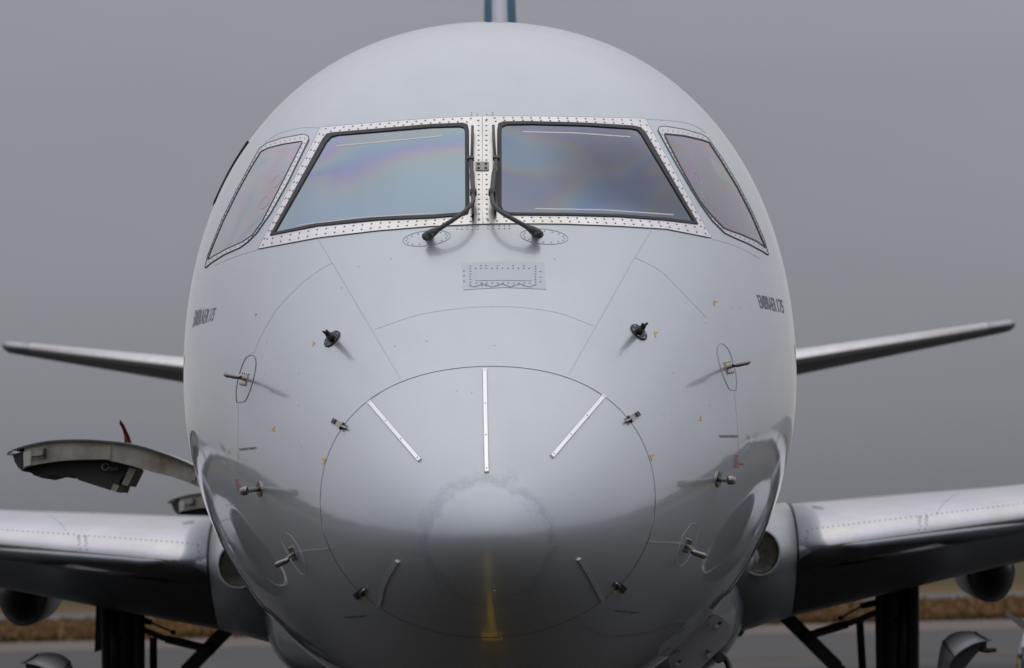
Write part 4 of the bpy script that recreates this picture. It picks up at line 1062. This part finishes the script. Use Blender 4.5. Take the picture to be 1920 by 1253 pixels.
# ---- open cargo doors
SK = smooth_line([(14, 850), (24, 843.5), (55, 833.6), (98, 826), (153, 824.2), (197, 826.4), (247, 832.5), (295, 845.6), (339, 862), (376, 879.5), (402, 893)], 4)
RB = smooth_line([(44, 880), (50, 876), (76.6, 869.7), (120, 864), (164, 862), (197, 862.7), (240.6, 872), (284, 885), (328, 896), (372, 913.5), (394, 928)], 4)
def prism(name, px, y0, y1, material, parent, y=6.3):
    A = [at_y(p[0], p[1], y) for p in px]; k = len(A)
    V = [p + Vector((0, y0 - y, 0)) for p in A] + [p + Vector((0, y1 - y, 0)) for p in A]
    return mesh(name, V, [tuple(range(k)), tuple(range(2 * k - 1, k - 1, -1))] + [(i, (i + 1) % k, k + (i + 1) % k, k + i) for i in range(k)], material, parent)
cd = bpy.data.objects.new('cargo_door', None); COL.objects.link(cd); cd.parent = plane
tag(cd, 'forward cargo door swung up, curved skin over a worn beige rib')
prism('door_skin', SK + [(x, y + 3.6) for x, y in SK[::-1]], 6.28, 7.35, M_DOORSK, cd)
rbp = [(x, y + 3.2) for x, y in SK[7:]] + RB[::-1]
prism('front_rib', rbp, 6.30, 6.34, M_DOORIN, cd)
prism('rear_rib', rbp, 7.25, 7.30, M_DOORIN, cd)
prism('end_block', [(23, 852), (45, 846), (46, 880), (41.6, 884), (33, 876), (27, 866)], 6.31, 7.25, M_DOORDK, cd)
prism('inner_pan', [(44, 878), (60, 891), (74, 896), (100, 889), (112, 893), (131, 888.7), (144, 900), (203.5, 919), (214, 921), (222, 900), (246, 872), (215, 862), (164, 860), (120, 862), (76, 868)], 6.42, 7.2, M_DOORDK, cd)
prism('bracket', [(226, 908), (238, 911), (254, 879), (241, 876)], 6.36, 6.9, M_DOORIN, cd)
prism('bracket', [(205, 919), (215.5, 922.6), (221, 910), (210, 907)], 6.38, 6.8, M_DOORIN, cd)
prism('rib_stiffener', [(189, 838), (208, 838), (207, 862), (188, 861)], 6.285, 6.30, M_DOORIN, cd)
prism('rib_stiffener', [(44, 848), (59, 845), (58, 872), (45, 876)], 6.285, 6.30, mat('rib_pale', (.50, .48, .43), .6), cd)
prism('latch_rod', [(60, 856), (88, 852), (88, 855), (60, 859)], 6.27, 6.29, M_GEAR, cd)
prism('latch_rod', [(82, 842), (88, 840), (87, 859), (81, 860)], 6.27, 6.29, M_GEAR, cd)
prism('rib_stiffener', [(360, 890), (370, 884), (365, 902), (358, 900)], 6.285, 6.30, M_DOORIN, cd)
q = at_y(197.5, 875.5, 6.38)
tube('handle_ring', [q + Vector((.018 * math.cos(a), 0, .018 * math.sin(a))) for a in np.linspace(0, 2 * math.pi, 15)], .004, M_STEEL, cd, 6)
prism('handle_bar', [(203, 875), (220, 876), (220, 882), (203, 882)], 6.36, 6.40, M_GEAR, cd)
cd2 = cd.copy(); COL.objects.link(cd2); cd2.parent = plane; cd2.location = (.02, 11.3, -.14)
tag(cd2, 'rear cargo door swung up behind the forward one, just above the wing')
for ch in list(cd.children):
    c2 = ch.copy(); COL.objects.link(c2); c2.parent = cd2

# ---- open access panel and skin lips under the nose
pn = prism('access_panel', smooth_line([(1267, 1197), (1305, 1167), (1320, 1154), (1336, 1151), (1352, 1157), (1364, 1169), (1369, 1185), (1364, 1204), (1352, 1216), (1314, 1253), (1290, 1275), (1262, 1262), (1254, 1240), (1253, 1220)], 4), 3.0, 3.02, M_PANEL, plane, 3.0)
tag(pn, 'open round-ended access panel hanging under the nose with black latches')
prism('hinge_strip', [(1233, 1206), (1262, 1180), (1320, 1135), (1324, 1140), (1304, 1163), (1262, 1197), (1240, 1215)], 2.97, 3.03, M_PANEL, pn, 3.0)
for (x0, y0, x1, y1) in ((1352, 1166, 1341, 1177), (1324, 1219, 1332, 1231), (1276, 1238, 1268, 1248)):
    a, b = at_y(x0, y0, 2.97), at_y(x1, y1, 2.97); mid = (a + b) / 2; d = (b - a).normalized()
    bar('latch', a, mid, .014, .012, (1, 0, 0), M_BLACK, pn); bar('latch_plate', mid, b, .017, .008, (1, 0, 0), M_STEEL, pn)
bar('panel_slot', at_y(1268, 1200, 2.992), at_y(1304, 1167, 2.992), .006, .006, (1, 0, 0), M_BLACK, pn)
bm = bmesh.new()
for p in ((1278, 1154), (1306, 1170), (1331, 1156), (1327, 1172), (1320, 1149), (1265, 1222), (1258, 1226), (1273, 1221), (1332, 1222), (1347, 1169)):
    c = at_y(p[0], p[1], 2.995); bm_tube(bm, [c, c - Vector((0, .008, 0))], .004, 6)
from_bm('panel_screws', bm, M_BLACK, pn)['kind'] = 'stuff'
prism('belly_lip', [(540, 1167), (569, 1192), (611, 1223), (660, 1256), (700, 1280), (688, 1282), (640, 1256), (606, 1228), (566, 1196)], 3.6, 4.4, M_PANEL, plane, 3.9)
prism('belly_lip', [(1357, 1099), (1340, 1125), (1322, 1143), (1330, 1140), (1347, 1124), (1363, 1101)], 3.6, 4.4, M_PANEL, plane, 3.9)

# ================================================================== LOOSE THINGS
cb = smooth_line([(1336, 1232, 3.1), (1347, 1229, 3.1), (1358, 1234, 3.08), (1366, 1247, 3.05), (1371, 1270, 3.0)], 6)
pts = [at_y(x, y, s) for x, y, s in cb]; last = pts[-1]
pts += [last + Vector((.02, -.05, -.5)), Vector((last.x + .05, last.y - .15, .35)), Vector((last.x + .1, last.y - .3, .06)), Vector((last.x + .4, last.y - .35, .018)), Vector((last.x + 2.2, last.y - .2, .018))]
cable = tube('power_cable', pts, .016, M_CABLE, None, 10)
tag(cable, 'thick black cable hanging from the open access panel under the nose', 'cable')
plug = bar('cable_plug', at_y(1340, 1236, 3.05), at_y(1356, 1230, 3.05), .05, .045, (0, 0, 1), M_BLACK, cable, .006)
def ribbon_cloth():
    rows_ = [((233, 830), (246, 831)), ((232.5, 818), (241, 817)), ((229, 806), (236, 806)), ((225.5, 796), (231.5, 794.5))]
    V = []; F = []
    for l, r in rows_:
        for k in range(5):
            t = k / 4; V.append(at_y(l[0] + (r[0] - l[0]) * t, l[1] + (r[1] - l[1]) * t, 6.75) + Vector((0, .012 * math.sin(k * 2.1 + l[1]), 0)))
    for k in range(5):
        V.append(V[15 + k] + Vector((-.004 * k, 0, .02 if k % 2 else .002)))
    for r in range(4):
        for k in range(4): F.append((r * 5 + k, r * 5 + k + 1, r * 5 + 6 + k, r * 5 + 5 + k))
    o = mesh('red_streamer', V, F, M_RIB)
    md = o.modifiers.new('thickness', 'SOLIDIFY'); md.thickness = .004
    tag(o, 'ragged dark red streamer standing on the forward open cargo door', 'streamer')
ribbon_cloth()

# yellow tow bar lying from the nose wheels forward under the nose; the photo shows it mirrored in the belly
tb = bpy.data.objects.new('tow_bar', None); COL.objects.link(tb); tb.location = (0, 2.4, 0)
tag(tb, 'yellow tow bar at the nose wheels, mirrored in the dark belly of the nose', 'tow bar')
M_TOW = mat('tow_bar_yellow', (.74, .46, .02), .45, noise=(9, .4, (.55, .32, .02)))
def tbp(o):
    o.matrix_parent_inverse = Matrix.Translation((0, -2.4, 0)); return o
for nm, p, q, wx, wz, mm_ in (('main_tube', (0, 2.45, .42), (0, .7, .42), .095, .12, M_TOW), ('slide_tube', (0, .7, .42), (0, .3, .42), .08, .08, M_STRIP), ('front_tube', (0, .3, .42), (0, -2.6, .40), .11, .11, M_TOW),
                              ('cross_head', (-.14, 2.52, .42), (.14, 2.52, .42), .14, .12, M_TOW), ('hitch_plate', (0, 2.59, .42), (0, 2.75, .34), .16, .05, M_GEAR)):
    tbp(bar(nm, p, q, wx, wz, (1, 0, 0) if nm != 'cross_head' else (0, 1, 0), mm_, tb, .012))
uvt, Ft = text_mesh('32', .02)
tbp(mesh('bar_number', [(-.05 + .10 * u, 2.36 - .13 * v, .4875) for u, v in uvt], Ft, M_STENCIL, tb))
for wx in (-.34, .34):
    wh = revolve('wheel', (0, 0), [(-.04, .06), (-.05, .13), (-.03, .16), (.03, .16), (.05, .13), (.04, .06)], M_TYRE, tb, 24); wh.rotation_euler = (0, 0, math.pi / 2); wh.location = (wx, -1.6 - 2.4, .16)
tbp(tube('wheel_axle', [(-.36, -1.6, .16), (.36, -1.6, .16)], .025, M_GEAR, tb, 8))
tbp(bar('axle_post', (0, -1.6, .16), (0, -1.6, .36), .08, .08, (1, 0, 0), M_GEAR, tb))
